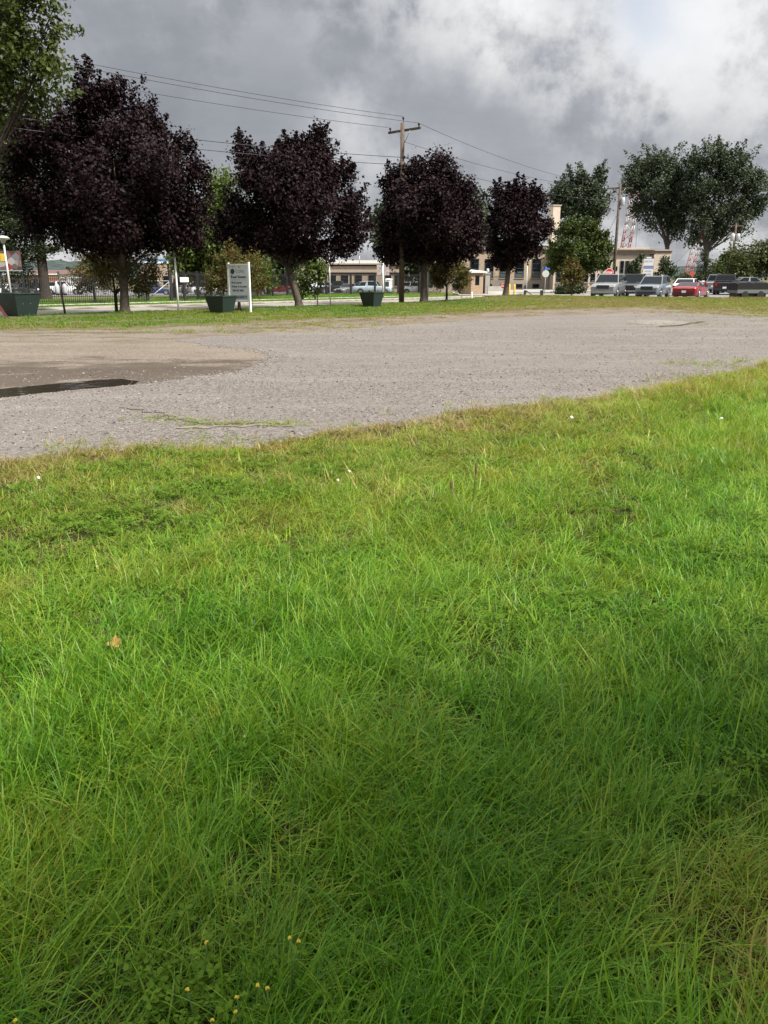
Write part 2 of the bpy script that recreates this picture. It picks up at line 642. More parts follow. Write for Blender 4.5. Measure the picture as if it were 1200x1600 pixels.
def gravel_material(name, pale, dark, sand, stone_scale, sand_amt, wet=False, contrast=1.0):
    m, t, out = material(name)
    tc = t.n.new('ShaderNodeTexCoord').outputs['Object']
    v1 = t.new('ShaderNodeTexVoronoi', Vector=tc, Scale=stone_scale)
    v2 = t.new('ShaderNodeTexVoronoi', Vector=tc, Scale=stone_scale * 0.42)
    sp = t.n.new('ShaderNodeSeparateColor')
    t.set(sp, 0, v1.outputs['Color'])
    sp2 = t.n.new('ShaderNodeSeparateColor')
    t.set(sp2, 0, v2.outputs['Color'])
    mixv = t.m('ADD', t.m('MULTIPLY', sp.outputs[0], 0.55), t.m('MULTIPLY', sp2.outputs[1], 0.45))
    c = t.ramp(mixv, [(0.10, [q * 0.6 for q in dark]), (0.35, [q * 1.15 for q in dark]), (0.62, [q * .96 for q in pale]), (0.9, [min(0.8, q * 1.4) for q in pale])])
    c = t.mix(t.m('MULTIPLY', sp2.outputs[0], 0.28), c, (pale[0] * 1.1, pale[1] * 0.86, pale[2] * 0.7))
    gaps = t.map(v1.outputs['Distance'], 0.4, 0.8, 0.0, 0.4)
    c = t.mix(gaps, c, [q * 0.35 for q in dark])
    big = t.noise(tc, 0.28, 6, 0.62)
    mid = t.noise(tc, 1.5, 6, 0.65)
    c = t.mix(t.m('MULTIPLY', t.map(t.m('ADD', t.m('MULTIPLY', big, .6), t.m('MULTIPLY', mid, .4)), 0.44, 0.62, 0, 1, True), sand_amt), c, sand)
    c = t.mix(t.map(mid, 0.35, 0.7, 0.0, 0.22), c, [q * 0.55 for q in dark])
    st = t.v('MULTIPLY', tc, (0.5, 2.4, 1))           # tracks worn along the way cars drive
    c = t.mix(t.map(t.noise(st, 0.5, 5), 0.50, 0.66, 0, 0.28), c, [q * 1.15 for q in pale])
    rough = 0.92
    p = t.new('ShaderNodeBsdfPrincipled', Base_Color=c, Roughness=rough)
    t.set(p, 'Specular IOR Level', 0.2)
    if wet:
        wv = t.v('SUBTRACT', tc, (-4.6, 14.3, 0))
        wd = t.v('LENGTH', t.v('MULTIPLY', wv, (0.24, 0.50, 0)))
        wd = t.m('ADD', wd, t.m('MULTIPLY', t.m('SUBTRACT', t.noise(t.v('MULTIPLY', tc, (0.7, 1.4, 1)), 0.9, 8, 0.7), 0.5), 5.0))
        wf = t.map(wd, 0.55, 1.40, 1.0, 0.0, True)
        t.set(p, 'Base Color', t.mix(wf, c, t.v('MULTIPLY', c, (0.46, 0.43, 0.40))))
        t.set(p, 'Roughness', t.map(wf, 0, 1, 0.95, 0.6))
    if wet:                                          # worn turf and leaf mould along the far side
        fd = t.map(t.v('LENGTH', tc), 20, 24.5, 0.0, 0.8, True)
        ml = t.map(t.noise(t.v('MULTIPLY', tc, (0.8, 1.3, 1)), 0.7, 7, 0.68), 0.47, 0.60, 0.0, 1.0, True)
        t.set(p, 'Base Color', t.mix(t.m('MULTIPLY', fd, ml), p.inputs['Base Color'].links[0].from_socket, t.mix(mid, (0.055, 0.046, 0.026), (0.12, 0.10, 0.06))))
    hgt = t.m('SUBTRACT', t.m('MULTIPLY', sp.outputs[1], 0.4), v1.outputs['Distance'])
    t.set(p, 'Normal', t.new('ShaderNodeBump', Strength=0.9 * contrast, Distance=0.012, Height=hgt).outputs[0])
    t.l.new(p.outputs[0], out.inputs[0])
    return m


lot_mat = gravel_material('chip_gravel', (0.218, 0.202, 0.189), (0.10, 0.092, 0.087), (0.222, 0.197, 0.17), 74, 0.35)
dirt_mat = gravel_material('sandy_dirt', (0.19, 0.162, 0.133), (0.115, 0.096, 0.08), (0.205, 0.175, 0.142), 60, 0.42, wet=True, contrast=0.7)
sheet('dirt_patch', dirt_poly, 0.006, dirt_mat)
sheet('gravel_lot', pad_poly, 0.026, lot_mat, skirt=0.022)
m, t, out = material('puddle_water')
tc = t.n.new('ShaderNodeTexCoord').outputs['Object']
p = t.new('ShaderNodeBsdfPrincipled', Base_Color=(0.03, 0.025, 0.019, 1), Roughness=0.01)
t.set(p, 'Specular IOR Level', 0.6)
t.set(p, 'Normal', t.new('ShaderNodeBump', Strength=0.45, Distance=0.014, Height=t.noise(t.v('MULTIPLY', tc, (1, 2, 1)), 2.2, 2)).outputs[0])
t.l.new(p.outputs[0], out.inputs[0])
sheet('puddle', densify([gp(*q) for q in PUD_PX], 0.10, 0.16, 5), 0.013, m)

# cracks in the lot, slab edge far right
crack_mat = plain('crack_soil', (0.06, 0.05, 0.038), 0.95, var=0.3, spec=0.1)


def crack(pts, wdt, mat=crack_mat, name='pavement_crack', z=0.030):
    ps = [Vector(gp(*q)) for q in pts]
    fine_ = []
    for a, b_ in zip(ps[:-1], ps[1:]):
        for j in range(6):
            fine_.append(a.lerp(b_, j / 6) + Vector((random.gauss(0, .03), random.gauss(0, .05), 0)))
    up, dn = [], []
    for q in fine_:
        ww = wdt * random.uniform(0.3, 1.3)
        up.append((q.x, q.y + ww, z))
        dn.append((q.x, q.y - ww, z))
    props(sheet(name, up + dn[::-1], z, mat), kind='structure')


crack([(190, 640), (250, 650), (300, 664), (340, 667), (400, 664), (450, 668)], 0.035)
crack([(245, 652), (262, 658), (285, 664)], 0.02)
sand_mat = plain('loose_sand', (0.17, 0.15, 0.12), 0.95, var=0.25, scale=3, bump=0.3, spec=0.1)
slab_mat = plain('old_slab', (0.178, 0.162, 0.15), 0.9, var=0.2, scale=2, bump=0.3, spec=0.1)
sheet('concrete_slab', densify([gp(*q) for q in ((975, 503), (1020, 501), (1060, 502), (1082, 505), (1062, 509), (1030, 510), (1005, 508))], .3, .12, 4), 0.031, slab_mat)
crack([(1030, 512), (1060, 510), (1090, 505), (1100, 503)], 0.16, crack_mat, 'dirt_seam', 0.034)
crack([(280, 296 + 376), (340, 671), (400, 668), (470, 672)], 0.06, sand_mat, 'sand_streak', 0.033)

# road, kerbs, walk, car parks
asphalt = plain('pale_asphalt', (0.215, 0.195, 0.18), 0.9, var=0.12, scale=1.2, bump=0.3, bscale=60, spec=0.2)
asphalt2 = plain('grey_asphalt', (0.16, 0.16, 0.165), 0.9, var=0.12, scale=0.8, bump=0.3, bscale=60, spec=0.2)
walkmat = plain('walk_concrete', (0.40, 0.38, 0.33), 0.9, var=0.1, scale=1.0, bump=0.2, spec=0.2)
sheet('road', [xy(-60, 35.5), xy(58, 35.5), xy(58, 43.3), xy(-60, 43.3)], -0.085, asphalt)
sheet('side_street', [xy(58, 35.3), xy(64, 35.3), xy(68, 39), xy(150, 39.0), xy(150, 47.5), xy(68, 46.5), xy(64, 44), xy(58, 44)], 0.05, asphalt)
for n0 in (35.4, 43.4):
    a, b_ = xy(-60, n0), xy(57.5, n0)
    o = MB().box((0, 0, 0), (117.5, 0.15, 0.18)).build('kerb', concrete, loc=((a[0] + b_[0]) / 2, (a[1] + b_[1]) / 2, -0.045), rot=(0, 0, math.atan2(U[1], U[0])))
    props(o, kind='structure')
sheet('pavement', [xy(-60, 46.6), xy(52, 46.6), xy(52, 48.0), xy(-60, 48.0)], 0.035, walkmat)
sheet('car_park', [(12.6, 63.2), (110, 63.2), (110, 155), (26, 155), (26, 98), (12.6, 80)], -0.0, asphalt2)
# back car park lies lower, past the lawn
lo = [(-120, 100), (-20, 112), (-2, 116), (8, 120), (8, 150), (-120, 170)]
sheet('back_car_park', lo, -0.80, asphalt2)
drive = plain('pale_drive', (0.27, 0.255, 0.23), 0.9, var=0.1, scale=1.0, spec=0.2)
sheet('driveway', [(6.5, 73), (12.4, 73), (12.5, 79.5), (25.5, 97.5), (24, 103), (11, 103), (7, 88)], 0.05, drive)

# hills
hx = np.linspace(-900, 900, 181)
prof = np.where(hx < -180, 21.0, 9.0 + 12 * sstep(-60, -200, hx) * 0)
prof = 8 + 9.0 * (1 - sstep(-330, -150, hx)) + 2.2 * np.sin(hx * 0.021 + 1) + 1.2 * np.sin(hx * 0.083) + rng.normal(0, 0.7, hx.shape)
rows = []
for k, (yy, f) in enumerate(((700, -0.1), (760, 0.35), (830, 0.75), (900, 1.0), (980, 0.6), (1100, -0.1))):
    rows.append(np.stack([hx, np.full_like(hx, yy) + rng.normal(0, 6, hx.shape), prof * f + (rng.normal(0, 0.6, hx.shape) if 0 < f else 0) - (2 if f < 0 else 0)], -1))
V = np.concatenate(rows)
n = len(hx)
ii = np.arange(6 * n).reshape(6, n)
hillmat = plain('wooded_hill', (0.042, 0.056, 0.052), 0.95, var=0.5, scale=0.10, bump=0.0, spec=0.05)  # bluish distance haze is put into the base colour
props(link('hills', np_mesh('hills', V, np.stack([ii[:-1, :-1], ii[:-1, 1:], ii[1:, 1:], ii[1:, :-1]], -1).reshape(-1, 4), hillmat, False)), kind='structure')


# ------------------------------------------------------------------ trees
def leaf_cloud(centers, outward, n_per, spread, size, up=0.55, aspect=0.75, rg=rng, droop=0.0):
    C = np.repeat(centers, n_per, 0)
    O = np.repeat(outward, n_per, 0)
    N = len(C)
    sp = np.repeat(spread, n_per) if hasattr(spread, '__len__') else spread
    P_ = C + rg.normal(size=(N, 3)) * (np.asarray(sp).reshape(-1, 1) if hasattr(sp, '__len__') else sp)
    nr = O * 0.55 + rg.normal(size=(N, 3)) * 0.75
    nr[:, 2] += up
    nr /= np.linalg.norm(nr, axis=1, keepdims=True)
    a = rg.normal(size=(N, 3))
    a[:, 2] -= droop
    a -= nr * (a * nr).sum(1, keepdims=True)
    a /= np.linalg.norm(a, axis=1, keepdims=True)
    s_ = np.cross(nr, a)
    L = size * rg.uniform(0.65, 1.25, (N, 1))
    Wd = L * aspect
    # base, left, tip, right: folded along the midrib
    v0 = P_ - a * L * 0.5
    v2 = P_ + a * L * 0.5 - nr * L * 0.12
    v1 = P_ + s_ * Wd * 0.5 + nr * L * 0.10 - a * L * 0.04
    v3 = P_ - s_ * Wd * 0.5 + nr * L * 0.10 - a * L * 0.04
    V = np.stack([v0, v1, v2, v3], 1).reshape(-1, 3)
    i = np.arange(N)[:, None] * 4
    Fc = np.concatenate([i + np.array([[0, 1, 2]]), i + np.array([[0, 2, 3]])], 0)
    return V, Fc


def make_tree(name, label, base, blobs, leafm, nleaf, leaf, barkm=None, trunk_r=0.2, fork=None, lean=(0, 0), group=None, cat='tree', clump=0.32, per=22,
              up=0.5, aspect=0.8, limbs=True, shell=0.5, flat=1.0, droop=0.0, seed=1, fillp=.74, shoots=0, shoot_len=1.0, shoot_dir=(.5, .8)):
    """blobs: (x, y, z, rx, ry, rz) about the base"""
    rg = np.random.default_rng(seed * 101 + 7)
    rd = random.Random(seed)
    root = thing(name, label, cat, base, 0, group)
    B = np.array(blobs, float)
    vol = (B[:, 3] * B[:, 4] * B[:, 5]) ** 0.72
    ncl = max(4, nleaf // per)
    pick = rg.choice(len(B), ncl, p=vol / vol.sum())
    d = rg.normal(size=(ncl, 3))
    d /= np.linalg.norm(d, axis=1, keepdims=True)
    r = rg.uniform(shell ** 3, 1.0, ncl) ** (1 / 3)
    nl = 10
    ld = rg.normal(size=(len(B), nl, 3))
    ld /= np.linalg.norm(ld, axis=2, keepdims=True)
    lc = B[:, None, :3] + ld * B[:, None, 3:] * rg.uniform(.55, 1.08, (len(B), nl, 1))
    lr = B[:, None, 3:] * rg.uniform(.22, .42, (len(B), nl, 1))
    pl_ = rg.integers(0, nl, ncl)
    lob = lc[pick, pl_] + d * lr[pick, pl_] * np.sqrt(rg.random(ncl))[:, None]
    cen = np.where(rg.random((ncl, 1)) < fillp, lob, B[pick, :3] + d * B[pick, 3:] * r[:, None] * .84)
    ctr = (B[:, :3] * vol[:, None]).sum(0) / vol.sum()
    ow = cen - ctr
    ow /= np.linalg.norm(ow, axis=1, keepdims=True) + 1e-9
    small = np.minimum(1.0, B[pick, 3:].min(1) / (clump * 2.2))
    spread = clump * small * rg.uniform(0.6, 1.2, ncl)
    if shoots:
        ns, m_ = shoots, 7
        bi = rg.choice(len(B), ns, p=vol / vol.sum())
        dd = rg.normal(size=(ns, 3))
        dd[:, 2] = np.abs(dd[:, 2]) * 1.2 - .25
        dd /= np.linalg.norm(dd, axis=1, keepdims=True)
        bs_ = B[bi, :3] + dd * B[bi, 3:] * .88
        dr = dd * shoot_dir[0] + np.array([0, 0, shoot_dir[1]])
        dr /= np.linalg.norm(dr, axis=1, keepdims=True)
        ln_ = shoot_len * rg.uniform(.4, 1.2, ns) * np.minimum(1, B[bi, 3:].min(1) / .7)
        kk_ = np.linspace(0, 1, m_)
        sc_ = (bs_[:, None] + dr[:, None] * (ln_[:, None] * kk_)[..., None]).reshape(-1, 3)
        cen = np.concatenate([cen, sc_])
        ow = np.concatenate([ow, np.repeat(dr, m_, 0)])
        spread = np.concatenate([spread, (ln_[:, None] * (.26 - .2 * kk_)).ravel()])
        pick = np.concatenate([pick, np.full(ns * m_, -1)])
    V, Fc = leaf_cloud(cen, ow, per, spread, leaf, up, aspect, rg, droop)
    if flat != 1.0:
        cz = np.repeat(cen[:, 2], per * 4)
        V[:, 2] = cz + (V[:, 2] - cz) * flat
    barkm = barkm or bark
    zlow = (B[:, 2] - B[:, 5]).min()
    ztop = (B[:, 2] + B[:, 5]).max()
    fk = fork if fork else max(0.5, zlow + 0.25 * (ztop - zlow))
    mb = MB()
    tp = Vector((lean[0], lean[1], fk))
    pts = [Vector((0, 0, -0.12)), Vector((0, 0, 0.0)), Vector((lean[0] * .06, lean[1] * .06, fk * .12)), Vector((lean[0] * .35, lean[1] * .35, fk * .4)), Vector((lean[0] * .7, lean[1] * .7, fk * .72)), tp]
    mb.tube(pts, [trunk_r * 1.5, trunk_r * 1.35, trunk_r * 1.05, trunk_r * .95, trunk_r * .88, trunk_r * .8], 10)
    if limbs:
        order = np.argsort(-vol)
        for q, bi in enumerate(order[:14]):
            c_ = Vector(B[bi, :3])
            k = 0.25 + 0.75 * rd.random()
            st_ = pts[3].lerp(tp, 0.5 + 0.5 * k)
            end = c_ + Vector((0, 0, B[bi, 5] * 0.4))
            md = st_.lerp(end, 0.5) + Vector((rd.gauss(0, .12), rd.gauss(0, .12), -0.1 * (end - st_).length * (1 if end.z > st_.z else -1)))
            r0 = trunk_r * (0.62 if q < 3 else 0.4)
            mb.tube([st_, st_.lerp(md, .5) + Vector((0, 0, .02)), md, md.lerp(end, .55), end], [r0, r0 * .85, r0 * .62, r0 * .4, r0 * .15], 7)
            near_ = cen[pick == bi]
            for e in near_[:10]:
                s0 = st_.lerp(md, .6) if rd.random() < .3 else md.lerp(end, rd.random())
                e = Vector(e)
                mm = s0.lerp(e, .5) + Vector((rd.gauss(0, .08), rd.gauss(0, .08), rd.gauss(.05, .08)))
                mb.tube([s0, mm, e], [r0 * .28, r0 * .18, r0 * .05], 5, cap=False)
    mb.build('trunk', barkm, root)
    link('crown', np_mesh('crown', V, Fc, leafm), root)
    return root


def px_blobs(base, Y, items, depth=1.0):
    """items (px, py, rx, ry[, dY]) seen in the photograph at distance Y"""
    out_ = []
    for it in items:
        px, py, rx, ry = it[:4]
        dy = it[4] if len(it) > 4 else 0.0
        c_ = at(px, py, Y + dy)
        k = ppm(Y + dy)
        out_.append((c_.x - base[0], c_.y - base[1], c_.z - base[2], rx / k, depth * (rx + ry) / 2 / k, ry / k))
    return out_


def ground_at(px, Y):
    c_ = at(px, 460, Y)
    return Vector((c_.x, Y, hz1(c_.x, Y)))


maple_leaf = leafmat('crimson_leaf', (0.0075, 0.0042, 0.0052), (0.026, 0.0115, 0.0145), 0.12, 0.6, 0.14)
green_leaf = leafmat('green_leaf', (0.03, 0.046, 0.009), (0.085, 0.115, 0.02), 0.35)
bright_leaf = leafmat('bright_green_leaf', (0.038, 0.06, 0.010), (0.10, 0.14, 0.024), 0.36)
dull_leaf = leafmat('dull_green_leaf', (0.024, 0.038, 0.018), (0.064, 0.085, 0.040), 0.25)
dark_leaf = leafmat('dark_green_leaf', (0.015, 0.026, 0.010), (0.045, 0.068, 0.022), 0.25)
needle = leafmat('needle', (0.016, 0.028, 0.012), (0.062, 0.082, 0.03), 0.2)
crab_leaf = leafmat('crabapple_leaf', (0.045, 0.05, 0.011), (0.13, 0.128, 0.028), 0.35, third=(0.17, 0.09, 0.026), third_share=0.4)
olive_leaf = leafmat('olive_leaf', (0.03, 0.042, 0.010), (0.085, 0.10, 0.024), 0.3)
mid_leaf = leafmat('mid_green_leaf', (0.024, 0.042, 0.008), (0.072, 0.10, 0.016), 0.3)

# the four crimson maples along the road
MAPLES = [
    ((193, 37.6), 0.20, 'large crimson maple beside the leftmost dark green planter, biggest of the row', 2.0,
     [(170, 250, 105, 92), (90, 245, 72, 55), (65, 228, 46, 30, -.6), (250, 290, 76, 75), (180, 330, 135, 62), (100, 325, 60, 58), (275, 345, 52, 50), (160, 175, 44, 46), (215, 195, 38, 40),
      (30, 250, 26, 24), (308, 300, 25, 48), (143, 130, 19, 26), (187, 145, 11, 30), (228, 175, 14, 22), (256, 195, 12, 20), (290, 215, 10, 18), (318, 262, 12, 18), (150, 375, 72, 22), (258, 372, 48, 20),
      (50, 290, 40, 40), (180, 280, 90, 80, -2.2), (120, 260, 60, 50, 2.4), (230, 250, 60, 60, 2.2), (110, 372, 50, 18), (215, 388, 60, 16), (290, 375, 36, 16), (80, 355, 40, 22), (170, 392, 50, 14), (66, 205, 14, 14), (105, 165, 14, 20), (55, 345, 30, 25), (300, 385, 25, 12)], (0.1, 0.0), 30000, 0.185),
    ((467, 45.0), 0.19, 'crimson maple with a slanted trunk behind the white real estate sign', 2.2,
     [(455, 290, 72, 68), (400, 305, 56, 50), (518, 312, 52, 58), (378, 350, 42, 38), (470, 358, 92, 36), (550, 345, 30, 38), (488, 238, 40, 32), (385, 240, 17, 30), (497, 207, 14, 17), (345, 352, 20, 20),
      (420, 255, 34, 28), (430, 378, 48, 20), (535, 385, 28, 12), (465, 300, 60, 55, -2), (470, 300, 60, 55, 2), (400, 378, 36, 20), (455, 396, 40, 13), (510, 390, 40, 16), (355, 372, 24, 18), (376, 213, 8, 12), (455, 222, 16, 16), (535, 265, 20, 22), (490, 392, 22, 14)], (-0.6, 0.0), 24000, 0.20),
    ((662, 52.2), 0.21, 'round crimson maple right of the tall wooden utility pole', 2.4,
     [(670, 330, 72, 72), (622, 320, 32, 54), (720, 342, 34, 56), (660, 275, 42, 30), (612, 285, 15, 24), (693, 262, 20, 20), (650, 252, 11, 14), (640, 388, 46, 22), (708, 382, 38, 22), (668, 398, 38, 16),
      (738, 372, 17, 28), (625, 398, 36, 16), (690, 400, 36, 14), (728, 392, 22, 16), (600, 350, 14, 30), (670, 330, 55, 55, -1.8), (670, 330, 55, 55, 1.8), (728, 295, 14, 16)], (0.0, 0.0), 22000, 0.215),
    ((790, 60.0), 0.20, 'smallest crimson maple at the end of the row, before the tan building', 2.0,
     [(808, 350, 42, 44), (790, 330, 28, 34), (830, 332, 26, 34), (815, 302, 23, 15), (850, 355, 13, 22), (798, 395, 33, 20), (780, 303, 15, 13), (785, 405, 24, 14), (825, 390, 24, 16), (840, 310, 12, 12), (770, 365, 12, 30), (812, 348, 30, 30, -1.2)], (0.15, 0.0), 13000, 0.225),
]
for k, ((px, Y), tr, lab, fk, items, ln, nl, ls) in enumerate(MAPLES):
    items = [(q[0], q[1] - (11 if q[1] > 345 and k == 0 else 0) + (5 if q[1] < 240 + 50 * (k > 0) else 0), q[2] * .91, q[3] * .89) + tuple(q[4:]) for q in items]
    bs = ground_at(px, Y)
    make_tree('crimson_maple', lab, bs, px_blobs(bs, Y, items, 0.95), maple_leaf, int(nl * 2.5), ls * .75, bark, tr, fk, ln, 'crimson maples along the road', clump=0.2, per=10, aspect=0.9, shell=0.1, shoots=(170, 130, 110, 80)[k], shoot_len=(.95, .75, .75, .75)[k], seed=21 + k)


def simple_tree(name, label, px, Y, items, leafm, nleaf, leaf, tr, fk, group=None, **kw):
    bs = ground_at(px, Y)
    return make_tree(name, label, bs, px_blobs(bs, Y, items, kw.pop('depth', 0.9)), leafm, nleaf, leaf, kw.pop('barkm', bark), tr, fk, kw.pop('lean', (0, 0)), group, seed=kw.pop('seed', 3), **kw)


simple_tree('shade_tree', 'tall green tree rising behind the biggest crimson maple, its top out of frame', -110, 32.5,
            [(40, 35, 50, 38), (15, 110, 55, 42), (66, 95, 28, 36), (50, 150, 38, 28), (15, 175, 45, 30, 5), (-50, 90, 70, 100), (86, 12, 13, 9), (60, 205, 30, 25, 7), (-60, -40, 110, 70), (30, -30, 65, 38), (20, 225, 40, 25, 7), (-80, 220, 60, 50),
             (15, 60, 45, 35, 1.5), (88, 60, 11, 20)],
            green_leaf, 15000, 0.17, 0.22, 3.2, clump=0.26, per=12, barkm=bark_dark, seed=5, shell=0.4, shoots=70, shoot_len=.9, shoot_dir=(.9, .1), fillp=.9)
simple_tree('spruce', 'dark spruce behind the lamp post near the mural board', 71, 66,
            [(15, 290, 36, 18), (25, 320, 42, 16), (10, 345, 52, 15), (40, 368, 46, 11), (5, 385, 60, 13), (45, 398, 40, 9), (0, 412, 50, 12), (-40, 400, 50, 30), (30, 425, 26, 12), (-30, 340, 40, 60), (40, 250, 25, 20), (50, 345, 40, 16), (80, 385, 30, 10), (20, 440, 30, 12), (-10, 330, 60, 60), (30, 300, 40, 40), (10, 380, 60, 40), (-10, 260, 50, 40), (5, 230, 40, 30), (15, 300, 30, 60)],
            needle, 44000, 0.30, 0.38, 8.0, clump=0.34, per=16, aspect=0.35, barkm=bark_dark, seed=6, flat=0.6, droop=0.8)
simple_tree('forked_tree', 'green tree with a forked leaning trunk behind the iron fence, between the two largest maples', 270, 64,
            [(352, 318, 32, 34), (340, 290, 18, 20), (330, 360, 42, 38), (300, 402, 28, 24), (312, 420, 40, 24), (380, 398, 34, 38), (405, 428, 26, 18), (290, 385, 30, 20), (372, 275, 14, 12), (355, 265, 10, 10), (345, 350, 40, 40, 3), (330, 410, 50, 30, 3), (370, 400, 50, 40, 3)],
            bright_leaf, 17000, 0.28, 0.26, 4.2, clump=0.42, per=14, seed=8, lean=(1.4, 0.5))
simple_tree('leafy_tree', 'dark green tree in the shade between the sign and the slanted maple', 420, 78,
            [(420, 415, 34, 26), (440, 425, 26, 18), (395, 405, 30, 34), (445, 400, 26, 20), (330, 425, 40, 20), (300, 415, 26, 22)], dark_leaf, 8000, 0.3, 0.2, 2.0, clump=0.4, per=12, seed=61)
simple_tree('leafy_tree', 'small bright green tree close behind the slanted maple trunk', 492, 60,
            [(482, 425, 16, 20), (490, 410, 12, 14), (478, 450, 11, 16), (500, 430, 10, 12)], bright_leaf, 1800, 0.22, 0.05, 0.9, clump=0.25, per=12, seed=9)
simple_tree('leafy_tree', 'dark green tree by the white utility box behind the round maple', 655, 92,
            [(655, 418, 24, 22), (640, 405, 18, 18), (672, 430, 18, 20), (600, 385, 16, 16), (618, 400, 14, 12)], dark_leaf, 3000, 0.34, 0.16, 1.8, clump=0.4, per=12, seed=10)
simple_tree('leafy_tree', 'pale green tree showing above the gap between the two smaller maples', 746, 120,
            [(745, 318, 18, 26), (738, 345, 24, 24), (757, 350, 18, 28), (748, 385, 20, 25)], dull_leaf, 2600, 0.5, 0.25, 5, clump=0.6, per=12, seed=11)
simple_tree('leafy_tree', 'top of a green tree peeking between the slanted maple and the utility pole', 600, 100,
            [(602, 330, 14, 14), (598, 352, 20, 20), (605, 375, 22, 18), (612, 310, 8, 8)], dull_leaf, 1800, 0.42, 0.2, 5, clump=0.5, per=12, seed=12)
# crabapples
for px, Y, items, lab, sd_ in ((180, 38.4, [(208, 428, 34, 32), (224, 410, 24, 20), (217, 452, 24, 12), (175, 425, 28, 28), (190, 398, 26, 16), (238, 425, 11, 22), (152, 420, 18, 22)], 'rust tinged crabapple just behind the thick trunk of the biggest maple', 31),
                               (147, 54, [(146, 422, 30, 30), (126, 438, 18, 18), (165, 440, 18, 16), (135, 452, 14, 8), (150, 408, 18, 10)], 'olive crabapple on the lawn, left of the biggest maple trunk', 32),
                               (373, 40.0, [(365, 420, 26, 22), (345, 440, 18, 20), (395, 425, 18, 24), (400, 450, 12, 16), (330, 450, 12, 14), (372, 402, 18, 10), (392, 470, 8, 10), (410, 440, 8, 10)], 'rust tinged crabapple behind the white real estate sign', 33),
                               (698, 55.0, [(700, 430, 26, 14), (688, 420, 16, 8), (718, 438, 14, 14), (684, 440, 10, 8), (707, 418, 14, 7)], 'young crabapple with a thin trunk beside the guard booth', 34),
                               (893, 72.0, [(893, 425, 11, 15), (885, 440, 8, 10), (902, 435, 9, 8), (896, 411, 6, 7)], 'small crabapple in front of the round green tree', 35)):
    bs = ground_at(px, Y)
    make_tree('crabapple', lab, bs, px_blobs(bs, Y, items, 0.9), crab_leaf, (4500 if px == 373 else 7000) if Y < 60 else 2200, 0.09 * max(1, Y / 42), bark_dark, 0.075, 1.0, (0, 0), 'crabapples along the road', clump=0.2, per=12, seed=sd_, aspect=0.55, shell=0.2, shoots=50, shoot_len=.7, shoot_dir=(.9, .3))
# right side
simple_tree('round_tree', 'round mid green tree in front of the tan building, near the stop sign', 908, 84,
            [(903, 385, 40, 34), (880, 400, 24, 24), (930, 395, 24, 28), (905, 360, 24, 14), (900, 418, 40, 12), (868, 415, 13, 13), (940, 410, 12, 18)], mid_leaf, 16000, 0.24, 0.22, 1.8, clump=0.3, per=12, seed=41, shoots=70, shoot_len=.9, shoot_dir=(.7, .6))
simple_tree('cottonwood', 'dull green cottonwood behind the flat roof and the chimney', 930, 140,
            [(905, 300, 36, 26), (882, 312, 22, 20), (925, 290, 18, 22), (915, 330, 28, 22), (895, 340, 26, 20), (935, 320, 14, 22), (870, 300, 10, 12)], dull_leaf, 12636, 0.36, 0.36, 7, clump=0.5, per=12, seed=42, shoots=70, shoot_len=2.2, shoot_dir=(.8, .5), fillp=.85)
simple_tree('cottonwood', 'dull green cottonwood with a bare leaning trunk beside the red crane boom', 1036, 150,
            [(1020, 295, 34, 40), (1040, 265, 30, 22), (1050, 320, 24, 44), (1005, 270, 20, 18), (1030, 345, 26, 18), (1058, 360, 14, 18), (998, 300, 14, 22)], dull_leaf, 15795, 0.36, 0.42, 8, clump=0.5, per=12, seed=43, shoots=120, shoot_len=2.6, shoot_dir=(.9, .4), fillp=.94)
simple_tree('cottonwood', 'broadest dull green cottonwood behind the parked cars, tallest of the three', 1098, 146,
            [(1110, 275, 34, 36), (1145, 262, 26, 24), (1085, 290, 18, 40), (1150, 300, 38, 34), (1175, 315, 20, 26), (1110, 330, 44, 34), (1100, 365, 32, 20), (1140, 345, 30, 22), (1090, 250, 16, 14), (1125, 248, 12, 12), (1185, 330, 10, 14)],
            dull_leaf, 22113, 0.36, 0.42, 6, clump=0.5, per=12, seed=44, shoots=150, shoot_len=2.6, shoot_dir=(.9, .4), fillp=.94)
simple_tree('leafy_tree', 'olive tree at the edge of the car park, behind the black tarped trailer', 1170, 96,
            [(1165, 408, 26, 22), (1190, 395, 22, 22), (1200, 415, 26, 22), (1150, 420, 18, 16), (1230, 400, 30, 30)], olive_leaf, 9000, 0.28, 0.16, 1.6, clump=0.36, per=12, seed=45)
simple_tree('pine', 'small dark pine standing behind the red coupe', 1100, 112,
            [(1100, 396, 4, 8), (1100, 410, 9, 8), (1100, 422, 14, 8), (1102, 432, 18, 7)], needle, 3000, 0.32, 0.12, 3.5, clump=0.26, per=12, aspect=0.35, seed=46, flat=0.6)
simple_tree('leafy_tree', 'green tree between the small pine and the pole with two transformers', 1128, 118,
            [(1128, 415, 14, 14), (1135, 402, 9, 9), (1120, 428, 15, 9), (1140, 425, 10, 12)], green_leaf, 2600, 0.36, 0.16, 2, clump=0.4, per=12, seed=47)
